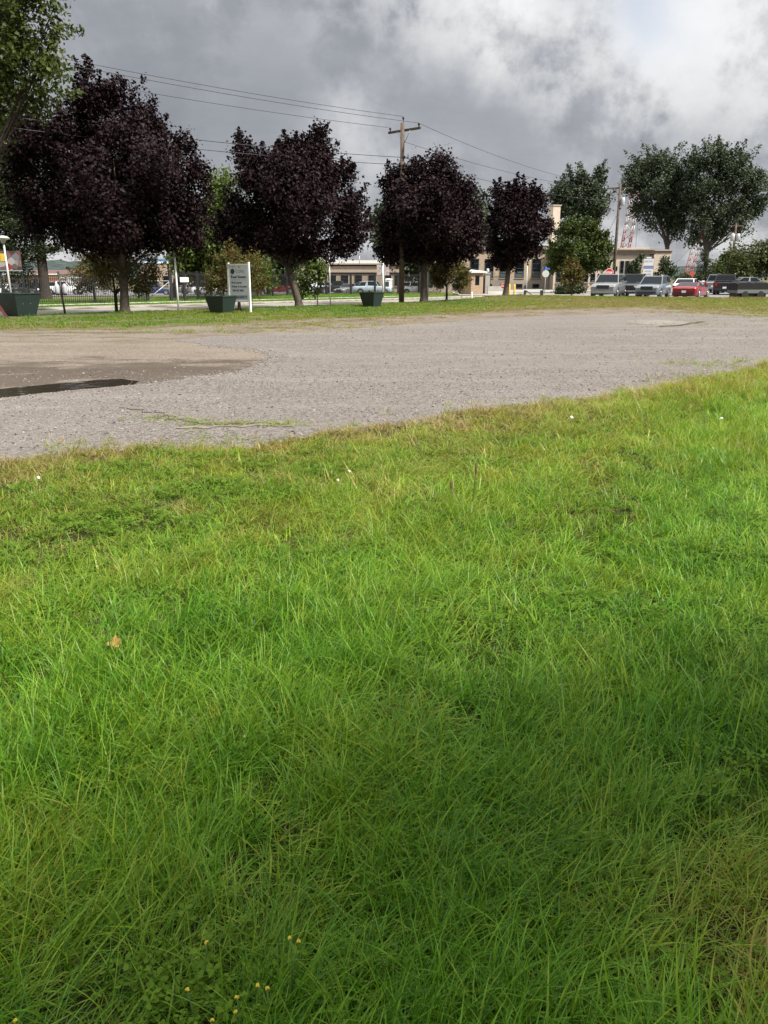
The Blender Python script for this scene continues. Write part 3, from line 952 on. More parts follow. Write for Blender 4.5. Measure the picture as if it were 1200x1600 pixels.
for px, Y, items, lab, sd_ in ((994, 100, [(994, 425, 8, 10), (994, 412, 6, 9), (1002, 405, 5, 6), (985, 420, 5, 10)], 'narrow dark bush against the wall beside the blue and white sign', 51),
                               (1040, 101, [(1040, 420, 12, 11), (1038, 408, 7, 7), (1048, 424, 8, 8), (1030, 424, 8, 8)], 'rounded dark bush at the corner of the tan building', 52),
                               (895, 77, [(888, 452, 14, 6), (905, 450, 10, 7), (875, 455, 8, 5)], 'low shrub under the small crabapple', 53),
                               (1078, 125, [(1068, 434, 12, 6), (1085, 433, 12, 7), (1060, 437, 6, 5)], 'low dark hedge bush behind the white sedan', 54)):
    bs = ground_at(px, Y)
    make_tree('bush', lab, bs, px_blobs(bs, Y, items, 0.9), dark_leaf, 1700, 0.22, bark_dark, 0.05, 0.4, (0, 0), 'bushes around the car park', cat='bush', clump=0.22, per=12, seed=sd_)
simple_tree('sapling', 'thin sapling with few leaves beside the pale thin pole', 496, 45.2, [(496, 452, 5, 5), (493, 460, 4, 5), (499, 446, 4, 4)], green_leaf, 160, 0.11, 0.03, 0.9, clump=0.12, per=8, seed=55)
# the tree behind the photographer that shades the near grass
make_tree('shade_tree', 'leafy tree standing behind the photographer that shades the near grass', (7.25, -3.2, 0.0),
          [(0, 0, 7.0, 3.8, 3.8, 2.4), (2.2, 1.9, 7, 2, 2, 1.6), (-1.6, -1.2, 6.4, 2.2, 2.2, 1.8), (1.5, 1.0, 7.4, 2.2, 2.4, 1.8), (0, 0.5, 9.0, 2.0, 2.0, 1.6), (-1.0, 1.6, 6.8, 1.8, 1.6, 1.4), (1.2, -2.2, 6.6, 2.4, 2.4, 2.0)],
          green_leaf, 18000, 0.26, bark, 0.24, 3.4, clump=0.5, per=14, seed=60)


# ------------------------------------------------------------------ vehicles
def slab(mb, q, inset, off, mi=0, thick=0.012):
    """a thin pane on the quad q (four points round), shrunk by inset and lifted by off"""
    q = [Vector(p) for p in q]
    c_ = sum(q, Vector()) / 4
    nr = (q[1] - q[0]).cross(q[3] - q[0]).normalized()
    lo_ = []
    for i in range(4):
        e1 = (q[(i + 1) % 4] - q[i]).normalized()
        e2 = (q[i - 1] - q[i]).normalized()
        lo_.append(q[i] + (e1 + e2) * inset + nr * (off - thick))
    hi_ = [p + nr * thick for p in lo_]
    mb.hexa(lo_ + hi_, mi)


def car(label, cat, px, Y, heading, paint, kind='suv', z=None, group=None, name='parked_car', plate=True):
    """heading: degrees clockwise from +Y (the way the nose points)"""
    c_ = at(px, 460, Y)
    zz = hz1(c_.x, Y) if z is None else z
    root = thing(name, label, cat, (c_.x, Y, zz), R(90 - heading), group)
    T = {'suv': dict(L=4.6, W=1.86, H=1.66, belt=1.06, hood=0.97, gl=(1.05, 0.25, -1.85, -2.2), hw=0.98, gc=0.24, wr=0.36, deck=None, hoodx=2.2),
         'bigsuv': dict(L=5.0, W=1.98, H=1.80, belt=1.18, hood=1.10, gl=(1.15, 0.4, -2.2, -2.45), hw=1.06, gc=0.28, wr=0.39, deck=None, hoodx=2.4),
         'sedan': dict(L=4.7, W=1.82, H=1.45, belt=0.95, hood=0.86, gl=(0.95, 0.15, -1.1, -1.75), hw=0.78, gc=0.18, wr=0.33, deck=0.98, hoodx=2.25),
         'coupe': dict(L=4.5, W=1.84, H=1.19, belt=0.82, hood=0.74, gl=(0.55, -0.2, -0.70, -1.75), hw=0.58, gc=0.14, wr=0.33, deck=0.86, hoodx=2.15),
         'pickup': dict(L=5.5, W=1.95, H=1.82, belt=1.15, hood=1.10, gl=(1.0, 0.45, -0.75, -0.95), hw=1.0, gc=0.30, wr=0.39, deck=1.12, hoodx=2.6),
         'van': dict(L=5.3, W=1.95, H=2.0, belt=1.15, hood=1.08, gl=(1.85, 1.05, -2.5, -2.62), hw=0.95, gc=0.24, wr=0.35, deck=None, hoodx=2.5)}[kind]
    L, W_, H, belt, gc = T['L'], T['W'] / 2, T['H'], T['belt'], T['gc']
    x0, x1 = -L / 2, L / 2
    a, b_, c2, d_ = T['gl']
    rearz = T['deck'] or belt
    stations = [(x1, T['hw'] * .78, W_ * .80, gc + .12), (x1 - .10, T['hw'] * .92, W_ * .92, gc + .02), (x1 - .35, T['hw'], W_ * .99, gc), (a + .25, T['hood'], W_, gc), (a - .15, belt, W_, gc),
                (0, belt, W_, gc), (d_ + .1, max(belt, rearz), W_, gc), (x0 + .30, rearz, W_ * .99, gc + .02), (x0 + .06, rearz - .05, W_ * .93, gc + .05), (x0, rearz - .16, W_ * .86, gc + .16)]
    mb = MB()
    vs, fs = [], []
    for (x, zt, hw, zb) in stations:
        zm = zb + (zt - zb) * .55
        sec = [(hw * .9, zb), (hw * .985, zb + .10), (hw, zm), (hw * .975, zt - .10), (hw * .93, zt - .025), (hw * .78, zt), (0, zt + .022)]
        ring = [(x, y, z_) for y, z_ in sec] + [(x, -y, z_) for y, z_ in sec[-2::-1]]
        vs += ring
    k = 13
    for i in range(len(stations) - 1):
        for j in range(k - 1):
            fs.append((i * k + j, i * k + j + 1, (i + 1) * k + j + 1, (i + 1) * k + j))
        fs.append((i * k + k - 1, i * k, (i + 1) * k, (i + 1) * k + k - 1))
    mb.add(vs, fs, 0, True)
    mb.add(vs[:k], [tuple(range(k))], 0)
    mb.add(vs[-k:], [tuple(reversed(range(k)))], 0)
    # greenhouse
    wl, wu = W_ * .93, W_ * .76
    zr = H - .03
    lowz = belt - .01
    hood_z = T['hood'] + .015
    rz = rearz + .015
    roofpts = [(b_, zr), ((b_ + c2) / 2, H), (c2, zr)]
    G = {}
    for s_ in (1, -1):
        G[s_] = [(a, s_ * wl, hood_z), (b_, s_ * wu, zr), ((b_ + c2) / 2, s_ * wu, H - .01), (c2, s_ * wu, zr), (d_, s_ * wl, rz), ((b_ + c2) / 2, s_ * wl, lowz)]
    gv = G[1] + G[-1]
    mb.add(gv, [(0, 1, 7, 6), (1, 2, 8, 7), (2, 3, 9, 8), (3, 4, 10, 9), (0, 5, 2, 1), (5, 4, 3, 2), (6, 7, 8, 11), (11, 8, 9, 10)], 0, False)
    body = mb.build('body', paint, root)
    wmb = MB()
    slab(wmb, [gv[6], gv[0], gv[1], gv[7]], .06, .008)
    wmb.build('windshield', glass_dark, root)
    wmb = MB()
    slab(wmb, [gv[4], gv[10], gv[9], gv[3]], .07, .008)
    wmb.build('rear_window', glass_dark, root)
    for s_ in (1, -1):
        g_ = G[s_]
        lo_f, lo_m, lo_r = Vector(g_[0]), Vector(g_[5]), Vector(g_[4])
        up_f, up_m, up_r = Vector(g_[1]), Vector(g_[2]), Vector(g_[3])
        if kind == 'van':
            quads = [(lo_f, lo_m.lerp(lo_f, .55), up_m.lerp(up_f, .55), up_f)]
        elif kind in ('coupe', 'pickup'):
            quads = [(lo_f, lo_m.lerp(lo_r, .55), up_m.lerp(up_r, .8), up_f)]
        else:
            quads = [(lo_f, lo_m, up_m, up_f), (lo_m, lo_r, up_r, up_m)]
        for q in quads:
            lift = Vector((0, 0, .05))
            q = (q[0] + lift + Vector((-.12, 0, 0)), q[1] + lift, q[2], q[3])
            q = q if s_ < 0 else (q[1], q[0], q[3], q[2])
            wmb = MB()
            slab(wmb, q, .05, .02, thick=.03)
            wmb.build('side_window', glass_dark, root)
    # wheels
    wr = T['wr']
    xf, xr = x1 - (.95 if kind != 'coupe' else .9), x0 + (.95 if kind != 'pickup' else 1.15)
    for x in (xf, xr):
        for s_ in (1, -1):
            yw = s_ * (W_ - .10)
            arch = MB().tube([(x, s_ * (W_ - .22), wr), (x, s_ * (W_ + .006), wr)], wr * 1.17, 18)
            arch.build('wheel_arch', black_plastic, root)
            ty = MB()
            ty.tube([(x, yw - s_ * .11, wr), (x, yw - s_ * .10, wr), (x, yw + s_ * .105, wr), (x, yw + s_ * .12, wr)], [wr * .8, wr, wr, wr * .9], 18)
            tyre = ty.build('wheel', rubber, root)
            MB().tube([(x, yw + s_ * .10, wr), (x, yw + s_ * .126, wr)], wr * .64, 14).build('rim', chrome, tyre)
    hw_, hz_ = W_ * .92, T['hw'] - .16
    for s_ in (1, -1):
        MB().box((x1 - .10, s_ * hw_ * .76, hz_), (.22, .36, .13)).build('headlight', lampglass, root)
        MB().box((x0 + .07, s_ * hw_ * .80, rearz - .20 if kind in ('coupe', 'sedan') else rearz - .22), (.18, .30, .15) if kind in ('coupe', 'sedan') else (.18, .18, .34)).build('taillight', red_lens, root)
        MB().box((a - .28, s_ * (W_ + .12), belt + .08), (.12, .20, .14)).build('mirror', paint if kind != 'pickup' else black_plastic, root)
    MB().box((x1 - .06, 0, hz_ - .07), (.16, W_ * .95, .26 if kind != 'coupe' else .08)).build('grille', black_plastic, root)
    MB().box((x1 - .02, 0, gc + .17), (.18, W_ * 1.55, .14)).build('bumper', chrome if kind in ('pickup', 'bigsuv') else black_plastic, root)
    MB().box((x0 + .04, 0, gc + .22), (.16, W_ * 1.6, .16)).build('bumper', black_plastic if kind != 'pickup' else chrome, root)
    if plate:
        MB().box((x0 - .04, 0, gc + .36), (.02, .31, .16)).build('license_plate', white_paint, root)
    if kind in ('suv', 'bigsuv'):
        for s_ in (1, -1):
            MB().tube([(b_ - .1, s_ * wu * .93, H - .01), (b_ - .3, s_ * wu * .93, H + .04), (c2 + .3, s_ * wu * .93, H + .04), (c2 + .1, s_ * wu * .93, H - .01)], .018, 6).build('roof_rail', chrome, root)
    if kind == 'pickup':
        MB().box(((d_ + x0) / 2 + .02, 0, belt + .005), (abs(d_ - x0) - .35, W_ * 1.5, .03)).build('bed', black_plastic, root)
    return root


def paint(name, col, rough=0.3, metal=0.3):
    return plain(name, col, rough, metal, var=0.04, scale=2, coat=0.6)


silver, gunmetal, white_car, red_car = paint('silver_paint', (0.21, 0.215, 0.23)), paint('blue_grey_paint', (0.17, 0.20, 0.235)), paint('white_car_paint', (0.68, 0.70, 0.72), 0.3, 0), paint('red_car_paint', (0.21, 0.012, 0.018), 0.28, 0)
black_car, sky_car, grey_car, blue_car = paint('black_car_paint', (0.014, 0.014, 0.018)), paint('pale_blue_paint', (0.42, 0.52, 0.60), 0.3, 0), paint('grey_car_paint', (0.20, 0.20, 0.21)), paint('navy_car_paint', (0.03, 0.05, 0.13))
tan_car = paint('tan_paint', (0.42, 0.36, 0.28))
GR = 'cars parked beyond the verge'
car('silver sport utility with a chrome bumper, parked under the red stop sign', 'car', 951, 67.2, 206, silver, 'bigsuv', -0.0, GR)
car('black pickup squeezed between the two silver sport utilities', 'truck', 990, 70.5, 207, black_car, 'pickup', -0.0, GR)
car('blue grey sport utility facing the verge, beside the red coupe', 'car', 1020, 66.4, 210, gunmetal, 'suv', -0.0, GR)
car('white sedan seen from behind, beyond the red coupe', 'car', 1073, 74.5, 30, white_car, 'sedan', -0.0, GR)
car('low red coupe seen from behind with a white plate', 'car', 1080, 66.0, 34, red_car, 'coupe', -0.0, GR)
car('black sport utility seen from behind on the grey car park', 'car', 1135, 78.0, 27, black_car, 'bigsuv', -0.0, GR)
car('silver sedan half hidden by the black tarped trailer', 'car', 1170, 79.5, 84, silver, 'sedan', 0.1, GR)
car('tan pickup at the far side of the car park, left of the black sport utility', 'truck', 1119, 88, 30, silver, 'pickup', -0.0, GR)
car('white car far off under the small pine', 'car', 1107, 128, 60, white_car, 'sedan', -0.0, GR)
car('dark car far off beneath the green tree', 'car', 1116, 122, 200, black_car, 'suv', -0.0, GR)
GL = 'cars in the back car park'
Zb = -0.80
for (px, Y, hd, pt, kd, lab) in (
        (435, 122, 88, red_car, 'pickup', 'red pickup parked left of the slanted maple trunk'),
        (398, 124, 180, red_car, 'sedan', 'small red car half hidden behind the crabapple by the sign'),
        (474, 124, 90, white_car, 'sedan', 'white sedan just right of the slanted maple trunk'),
        (492, 123, 88, white_car, 'van', 'white van before the long tan building'),
        (513, 125, 95, white_car, 'suv', 'white sport utility by the pale thin pole'),
        (528, 122, 270, black_car, 'pickup', 'black pickup among white cars before the tan building'),
        (545, 120, 215, grey_car, 'sedan', 'grey sedan facing out, left of the silver wagon'),
        (565, 124, 250, silver, 'suv', 'silver wagon behind the middle planter'),
        (583, 117, 100, sky_car, 'pickup', 'pale blue pickup above the middle planter'),
        (648, 120, 80, white_car, 'suv', 'white car between the utility pole and the round maple trunk'),
        (100, 116, 80, white_car, 'pickup', 'white pickup right of the thick dark trunk'),
        (83, 118, 75, black_car, 'suv', 'black car right behind the thick dark trunk'),
        (46, 112, 75, white_car, 'sedan', 'white car left of the thick dark trunk'),
        (30, 108, 200, black_car, 'suv', 'black sport utility beneath the mural board'),
        (8, 108, 195, white_car, 'sedan', 'white car at the edge of the picture beneath the mural board'),
        (245, 116, 85, blue_car, 'sedan', 'navy car behind the wire gate'),
        (327, 116, 85, white_car, 'sedan', 'white car behind the iron fence near the left post of the sign'),
        (305, 118, 260, silver, 'suv', 'silver car behind the small white notice')):
    car(lab, 'truck' if kd == 'pickup' else ('van' if kd == 'van' else 'car'), px, Y, hd, pt, kd, Zb + 0.0, GL, plate=False)

# trailer with tarped load
c_ = at(1168, 460, 64.6)
tr_ = thing('utility_trailer', 'black tarped trailer with a grey side rail at the verge', 'trailer', (c_.x, 64.6, 0.0), R(4))
mb = MB()
ntop = 18
vs = []
for i in range(ntop + 1):
    x = -1.25 + 2.5 * i / ntop
    zt = 1.20 + random.uniform(-.04, .04) - (0.08 if i in (0, ntop) else 0)
    vs += [(x, -.8, .62), (x, -.84, zt - .05), (x, -.45, zt + .03), (x, .45, zt + .02), (x, .84, zt - .04), (x, .8, .62)]
mb.add(vs, [(i * 6 + j, (i + 1) * 6 + j, (i + 1) * 6 + j + 1, i * 6 + j + 1) for i in range(ntop) for j in range(5)], 0)
mb.add(vs[:6], [(0, 1, 2, 3, 4, 5)], 0)
mb.add(vs[-6:], [(5, 4, 3, 2, 1, 0)], 0)
mb.build('tarp', plain('black_tarp', (0.007, 0.007, 0.008), 0.75, var=0.3, bump=0.5, bscale=8), tr_)
MB().box((0, 0, .52), (2.46, 1.66, .26)).build('side_rail', plain('grey_rail', (0.12, 0.13, 0.125), 0.6), tr_)
MB().box((0, 0, .24), (2.2, 1.3, .36)).build('chassis', black_iron, tr_)
for x in (-.6, .6):
    for s_ in (-1, 1):
        ty = MB().tube([(x, s_ * .64, .27), (x, s_ * .84, .27)], .27, 14).build('wheel', rubber, tr_)
        MB().tube([(x, s_ * .835, .27), (x, s_ * .85, .27)], .15, 12).build('rim', black_iron, ty)
MB().tube([(1.25, 0, .45), (2.1, 0, .42)], .05, 8).build('drawbar', black_iron, tr_)


# ------------------------------------------------------------------ planters
m, t, out = material('planter_green')
tc = t.n.new('ShaderNodeTexCoord').outputs['Object']
n = t.noise(tc, 2.0, 5)
c = t.mix(n, (0.012, 0.023, 0.022), (0.020, 0.036, 0.034))
chips = t.m('GREATER_THAN', t.noise(tc, 6.5, 2, 0.4), 0.735)
c = t.mix(chips, c, (0.35, 0.38, 0.33))
p = t.new('ShaderNodeBsdfPrincipled', Base_Color=c, Roughness=0.45)
t.l.new(p.outputs[0], out.inputs[0])
planter_mat = m
planter_rim = plain('planter_rim', (0.022, 0.042, 0.038), 0.55, var=0.2)


def planter(label, px, py, a, h, rot):
    f = gp(px, py)
    cx, cy = f.x * (1 + .012), f.y + a * .52
    root = thing('planter', label, 'planter', (cx, cy, hz1(cx, cy) - 0.01), R(rot), 'green planters along the verge')
    mb = MB()
    bt, tp, inn = a * .34, a * .5, a * .46
    V_ = [(-bt, -bt, 0), (bt, -bt, 0), (bt, bt, 0), (-bt, bt, 0), (-tp, -tp, h), (tp, -tp, h), (tp, tp, h), (-tp, tp, h),
          (-inn, -inn, h), (inn, -inn, h), (inn, inn, h), (-inn, inn, h), (-inn, -inn, h - .12), (inn, -inn, h - .12), (inn, inn, h - .12), (-inn, inn, h - .12)]
    F_ = [(3, 2, 1, 0)] + [(i, (i + 1) % 4, 4 + (i + 1) % 4, 4 + i) for i in range(4)] + [(4 + i, 4 + (i + 1) % 4, 8 + (i + 1) % 4, 8 + i) for i in range(4)] + [(8 + i, 8 + (i + 1) % 4, 12 + (i + 1) % 4, 12 + i) for i in range(4)]
    mb.add(V_, F_)
    mb.build('tub', planter_mat, root)
    rm = MB()
    for i in range(4):
        an = i * math.pi / 2
        rm.box((math.cos(an) * tp * .985, math.sin(an) * tp * .985, h + .012), (.07, a * 1.03 - (.07 if i % 2 else -.0) , .03), an)
    rm.build('rim', planter_rim, root)
    MB().box((0, 0, h - .10), (inn * 1.98, inn * 1.98, .06)).build('soil', soil, root)
    rg = np.random.default_rng(int(px))
    cen = np.stack([rg.uniform(-inn * .8, inn * .8, 14), rg.uniform(-inn * .8, inn * .8, 14), np.full(14, h - .02)], -1)
    V, Fc = leaf_cloud(cen, np.tile([[0, 0, 1.0]], (14, 1)), 7, .06, .12, .5, .4, rg)
    link('weeds', np_mesh('weeds', V, Fc, green_leaf), root)
    return root


planter('dark green planter box by the picture edge, paint chipped, largest of the three', 28, 498, 1.24, 0.88, 61)
planter('dark green planter box beneath the white real estate sign', 346, 490.5, 1.02, 0.74, 62)
planter('dark green planter box between the slanted maple and the utility pole', 581, 480.5, 0.97, 0.75, 56)
# red board leaning on the first planter
f = gp(4, 499)
rb = MB()
rb.hexa([(-.05, -.02, 0), (.05, -.02, 0), (.05, .02, 0), (-.05, .02, 0), (-.46, .10, .62), (-.36, .10, .62), (-.36, .14, .62), (-.46, .14, .62)])
props(rb.build('red_board', plain('red_board', (0.10, 0.02, 0.018), 0.6, var=0.2), loc=(f.x + .25, f.y - .15, hz1(f.x, f.y))), 'narrow red board leaning against the largest green planter', 'board')

# ------------------------------------------------------------------ real estate sign
f = gp(391.5, 488.5)
sg = thing('property_sign', 'white real estate sign with dark lettering between two posts', 'sign', (f.x, f.y, hz1(f.x, f.y)), R(-30))
WD = 1.20
MB().box((0, 0, 1.10), (.085, .085, 2.24)).build('post', white_paint, sg)
MB().box((-WD, 0, 1.10), (.09, .09, 2.20)).build('post', white_paint, sg)
pz0, pz1 = 0.52, 2.08
pan = MB().box((-WD / 2, 0, (pz0 + pz1) / 2), (WD - .11, .05, pz1 - pz0)).build('panel', plain('sign_face', (0.66, 0.70, 0.71), 0.45, var=0.04), sg)
for zz in (pz0 - .03, pz1 + .03):
    MB().box((-WD / 2, 0, zz), (WD - .106, .09, .07)).build('rail', white_paint, sg)
fy = -.029
logo = MB()
logo.tube([(0, 0, 0), (0, -.004, 0)], .115, 24)
logo.build('emblem', sign_navy, pan, loc=(-WD + .27, fy + .003, pz1 - .27))
swo = MB()
swo.add([(.02, -.006, .10), (.06, -.006, .06), (.02, -.006, -.02), (.05, -.006, -.09), (-.0, -.006, -.04), (-.01, -.006, .03)], [(0, 1, 2, 3, 4, 5)])
swo.build('emblem_mark', plain('emblem_teal', (0.06, 0.13, 0.15), 0.5), pan, loc=(-WD + .27, fy + .003, pz1 - .27))
RX = (R(90), 0, 0)
text('CORE', .20, pan, (-WD + .45, fy, pz1 - .34), RX, ink_grey, .50)
text('Real Estate', .16, pan, (-WD + .17, fy, pz1 - .56), RX, ink, .88, bold=.004)
MB().box((-WD / 2, fy, pz1 - .64), (.86, .004, .008)).build('rule', ink_grey, pan)
text('Brad Lawson', .12, pan, (-WD + .19, fy, pz1 - .80), RX, ink, .60, bold=.003)
text('Realty & Auction', .12, pan, (-WD + .19, fy, pz1 - .97), RX, ink, .88, bold=.003)
text('989-427-8851', .12, pan, (-WD + .22, fy, pz1 - 1.15), RX, ink, .68, bold=.003)
MB().box((-WD / 2, fy + .001, pz1 - 1.40), (.98, .004, .20)).build('banner', plain('sign_grey', (0.42, 0.46, 0.49), 0.5), pan)
text('Housing REALTY', .12, pan, (-WD + .16, fy - .003, pz1 - 1.44), RX, ink, .90, bold=.003)


# ------------------------------------------------------------------ poles, wires
def utility_pole(label, x, y, ztop, rot, base_z, extras=()):
    root = thing('utility_pole', label, 'utility pole', (x, y, base_z), rot, 'wooden utility poles')
    H = ztop - base_z
    MB().tube([(0, 0, -.3), (0, 0, H * .5), (0, 0, H)], [.165, .14, .11], 10).build('pole', polewood, root)
    if 'arm' in extras:
        za = H - .38
        MB().box((0, .16, za), (2.5, .10, .12)).build('crossarm', polewood, root)
        for s_ in (-1, 1):
            MB().tube([(s_ * .5, .10, za - .05), (s_ * .07, .12, za - .65)], .018, 6).build('brace', galv, root)
            MB().lathe([(.0, 0), (.03, 0), (.03, .08), (.075, .10), (.055, .15), (.07, .18), (.03, .22), (.0, .22)], 10, (s_ * 1.12, .16, za + .06)).build('insulator', black_plastic, root)
        MB().lathe([(.0, 0), (.02, 0), (.02, .22), (.075, .24), (.055, .29), (.07, .32), (.03, .36), (.0, .36)], 10, (.06, 0, H - .05)).build('insulator', black_plastic, root)
        for zz in (H - 1.85, H - 2.25):
            MB().box((.17, 0, zz), (.12, .08, .14)).build('bracket', black_plastic, root)
    if 'can' in extras:
        can = MB().lathe([(0, 0), (.19, .02), (.21, .06), (.21, .68), (.17, .74), (0, .76)], 14, (.34, .0, H - 2.0))
        can.build('transformer', galv, root)
        MB().tube([(.34, 0, H - 1.26), (.34, 0, H - 1.0)], .03, 8).build('bushing', black_plastic, root)
    if 'twin' in extras:
        for s_ in (-1, 1):
            MB().lathe([(0, 0), (.25, .02), (.28, .06), (.28, .85), (.22, .92), (0, .94)], 14, (s_ * .36, -.1, H - 2.2)).build('transformer', galv, root)
        MB().box((0, .14, H - .3), (2.0, .10, .12)).build('crossarm', polewood, root)
    return root


pA = (at(627.3, 475, 51.5).x, 51.5)
zA = at(629, 192, 51.5).z
ua = math.atan2(NV[1], NV[0]) + math.pi
poleA = utility_pole('tall wooden utility pole with a crossarm, between the slanted and the round maple', pA[0], pA[1], zA, ua, hz1(*pA), ('arm',))
pB = (at(958, 440, 84.0).x, 84.0)
zB = at(957, 287, 84.0).z
poleB = utility_pole('wooden utility pole with one transformer can, behind the stop sign', pB[0], pB[1], zB, R(-14), hz1(*pB), ('arm', 'can'))
p0 = (pA[0] - 39 * U[0], pA[1] - 39 * U[1])
poleZ = utility_pole('wooden utility pole outside the frame that carries the near wires', p0[0], p0[1], zA + .1, ua, hz1(*p0), ('arm',))
pC = (at(1141, 435, 112).x, 112)
utility_pole('leaning grey pole with two transformer cans, by the olive tree', pC[0], pC[1], at(1146, 349, 112).z, R(5), hz1(*pC), ('twin',))


def wire(label, a, b_, sag, r=.012):
    a, b_ = Vector(a), Vector(b_)
    pts = []
    for i in range(25):
        q = i / 24
        p_ = a.lerp(b_, q)
        p_.z -= sag * 4 * q * (1 - q)
        pts.append(p_)
    o = MB().tube([p_ - a for p_ in pts], r, 5).build('power_line', black_plastic, loc=a)
    props(o, label, 'power line', 'power lines')


def arm_pt(pp, ang, off, z):
    return (pp[0] + math.cos(ang) * off, pp[1] + math.sin(ang) * off, z)


for off, dz, nm in ((.06, .33, 'highest'), (1.12, -.12, 'second highest'), (-1.12, -.12, 'third highest')):
    wire(f'{nm} wire from the tall pole out over the maples to the left', arm_pt(pA, ua, off, zA + dz), arm_pt(p0, ua, off, zA + .1 + dz), .45)
for off, dz, nm in ((.1, -1.85, 'fourth highest'), (.1, -2.25, 'lowest')):
    wire(f'{nm} wire from the tall pole out over the maples to the left', arm_pt(pA, ua, off, zA + dz), arm_pt(p0, ua, off, zA + dz - .3), .5, .016)
wire('upper wire from the tall pole to the pole with one transformer', arm_pt(pA, ua, 1.12, zA - .10), arm_pt(pB, R(-14), -1.12, zB - .10), .55)
wire('middle wire from the tall pole to the pole with one transformer', arm_pt(pA, ua, .1, zA - 1.0), arm_pt(pB, R(-14), 0, zB - .6), .5)
wire('lower wire from the tall pole to the pole with one transformer', arm_pt(pA, ua, .1, zA - 1.85), arm_pt(pB, R(-14), .1, zB - 1.6), .5, .014)


def post_at(name, label, cat, px, py, px_top, py_top, r, mat, group=None, Y=None):
    f_ = gp(px, py) if Y is None else ground_at(px, Y)
    z0 = hz1(f_.x, f_.y)
    ztop = at(px_top, py_top, f_.y).z
    xt = at(px_top, py_top, f_.y).x
    root = thing(name, label, cat, (f_.x, f_.y, z0), 0, group)
    MB().tube([(0, 0, -.1), ((xt - f_.x), 0, ztop - z0)], r, 8).build('post', mat, root)
    return root, ztop - z0


sp_, _ = post_at('steel_post', 'bare galvanised steel post right of the biggest maple trunk', 'post', 279.5, 490, 272, 390, .045, white_paint)
sp2, hh = post_at('flag_pole', 'thin pale pole with a small dark flag right of the slanted maple', 'pole', 516.5, 481.5, 514.5, 402, .03, galv)
MB().add([(0, 0, 0), (.16, .02, -.03), (.17, .03, -.16), (.03, .02, -.14), (0, .012, 0), (.16, .032, -.03), (.17, .042, -.16), (.03, .032, -.14)], [(0, 1, 2, 3), (7, 6, 5, 4), (0, 3, 7, 4), (1, 0, 4, 5), (2, 1, 5, 6), (3, 2, 6, 7)]).build('flag', sign_navy, sp2, loc=(-.07, 0, hh - .05))
wp, _ = post_at('steel_post', 'pale post just right of the round maple trunk', 'post', 668, 471, 669, 425, .05, pale_paint, None, 54)
# parking meters on a leaning post
f = gp(102.5, 494.5)
mt = thing('parking_meter', 'black post carrying two grey parking meter heads', 'parking meter', (f.x, f.y, hz1(f.x, f.y)))
zt = at(91, 424, f.y).z - hz1(f.x, f.y)
MB().tube([(0, 0, -.1), (-.12, 0, zt)], .045, 8).build('post', black_iron, mt)
MB().box((-.06, -.02, .80), (.42, .07, .05)).build('yoke', black_iron, mt)
for s_ in (-1, 1):
    MB().lathe([(0, 0), (.06, .0), (.09, .06), (.10, .28), (.085, .36), (.03, .42), (0, .425)], 12, (-.065 + s_ * .16, -.02, .82)).build('meter_head', plain('meter_grey', (0.42, 0.42, 0.45), 0.4), mt)


def lamp(label, px, base_py, px_top, py_top, kind, Y=None):
    f_ = gp(px, base_py) if Y is None else ground_at(px, Y)
    z0 = hz1(f_.x, f_.y)
    tp = at(px_top, py_top, f_.y)
    H = tp.z - z0
    root = thing('street_lamp', label, 'street lamp', (f_.x, f_.y, z0))
    dx = tp.x - f_.x
    MB().tube([(0, 0, -.1), (dx * .9, 0, H - .3)], [.055, .045], 10).build('post', pale_paint, root)
    sh = MB()
    if kind == 'bell':
        sh.lathe([(.05, -.35), (.09, -.33), (.13, -.2), (.30, -.12), (.33, -.09), (.22, -.02), (.08, .02), (0, .03)], 18, (dx, 0, H))
    else:
        sh.lathe([(.05, -.30), (.08, -.28), (.10, -.12), (.32, -.10), (.34, -.07), (.30, .0), (.15, .05), (0, .06)], 18, (dx, 0, H))
    sh.build('lamp_shade', plain('lamp_shade', (0.5, 0.5, 0.44), 0.5), root)
    return root


lamp('slim street lamp with a bell shade behind the largest planter', 20.5, 482, 4, 369, 'bell')
lamp('slim street lamp with a flat mushroom shade before the tall windows', 822, 460, 824.5, 406, 'mushroom', 80)

# ------------------------------------------------------------------ signs by the junction


def stop_sign(label, px, py, Y, size, face=True, post_r=.03):
    c_ = at(px, py, Y)
    z0 = hz1(c_.x, Y)
    root = thing('stop_sign', label, 'stop sign', (c_.x, Y, z0), R(0))
    H = c_.z - z0
    MB().box((0, .03, H / 2), (.06, .04, H + size * .2)).build('post', galv, root)
    o8 = [(size / 2 * 1.082 * math.cos(R(22.5 + 45 * i)), size / 2 * 1.082 * math.sin(R(22.5 + 45 * i))) for i in range(8)]
    mb = MB()
    mb.add([(x, 0, H + y) for x, y in o8] + [(x, -.006, H + y) for x, y in o8], [tuple(range(8)), tuple(range(15, 7, -1))] + [(i, 8 + i, 8 + (i + 1) % 8, (i + 1) % 8) for i in range(8)])
    mb.build('plate', white_paint, root)
    mb = MB()
    mb.add([(x * .92, -.008, H + y * .92) for x, y in o8] + [(x * .92, -.011, H + y * .92) for x, y in o8], [tuple(range(8)), tuple(range(15, 7, -1))] + [(i, 8 + i, 8 + (i + 1) % 8, (i + 1) % 8) for i in range(8)])
    mb.build('face', sign_red, root)
    text('STOP', size * .36, root, (-size * .37, -.013, H - size * .13), RX, white_paint, size * .74, bold=size * .008)
    return root


stop_sign('red stop sign above the silver sport utility', 952, 426, 80, .76)
stop_sign('small low red stop sign by the concrete barrier', 786, 447, 77, .42)
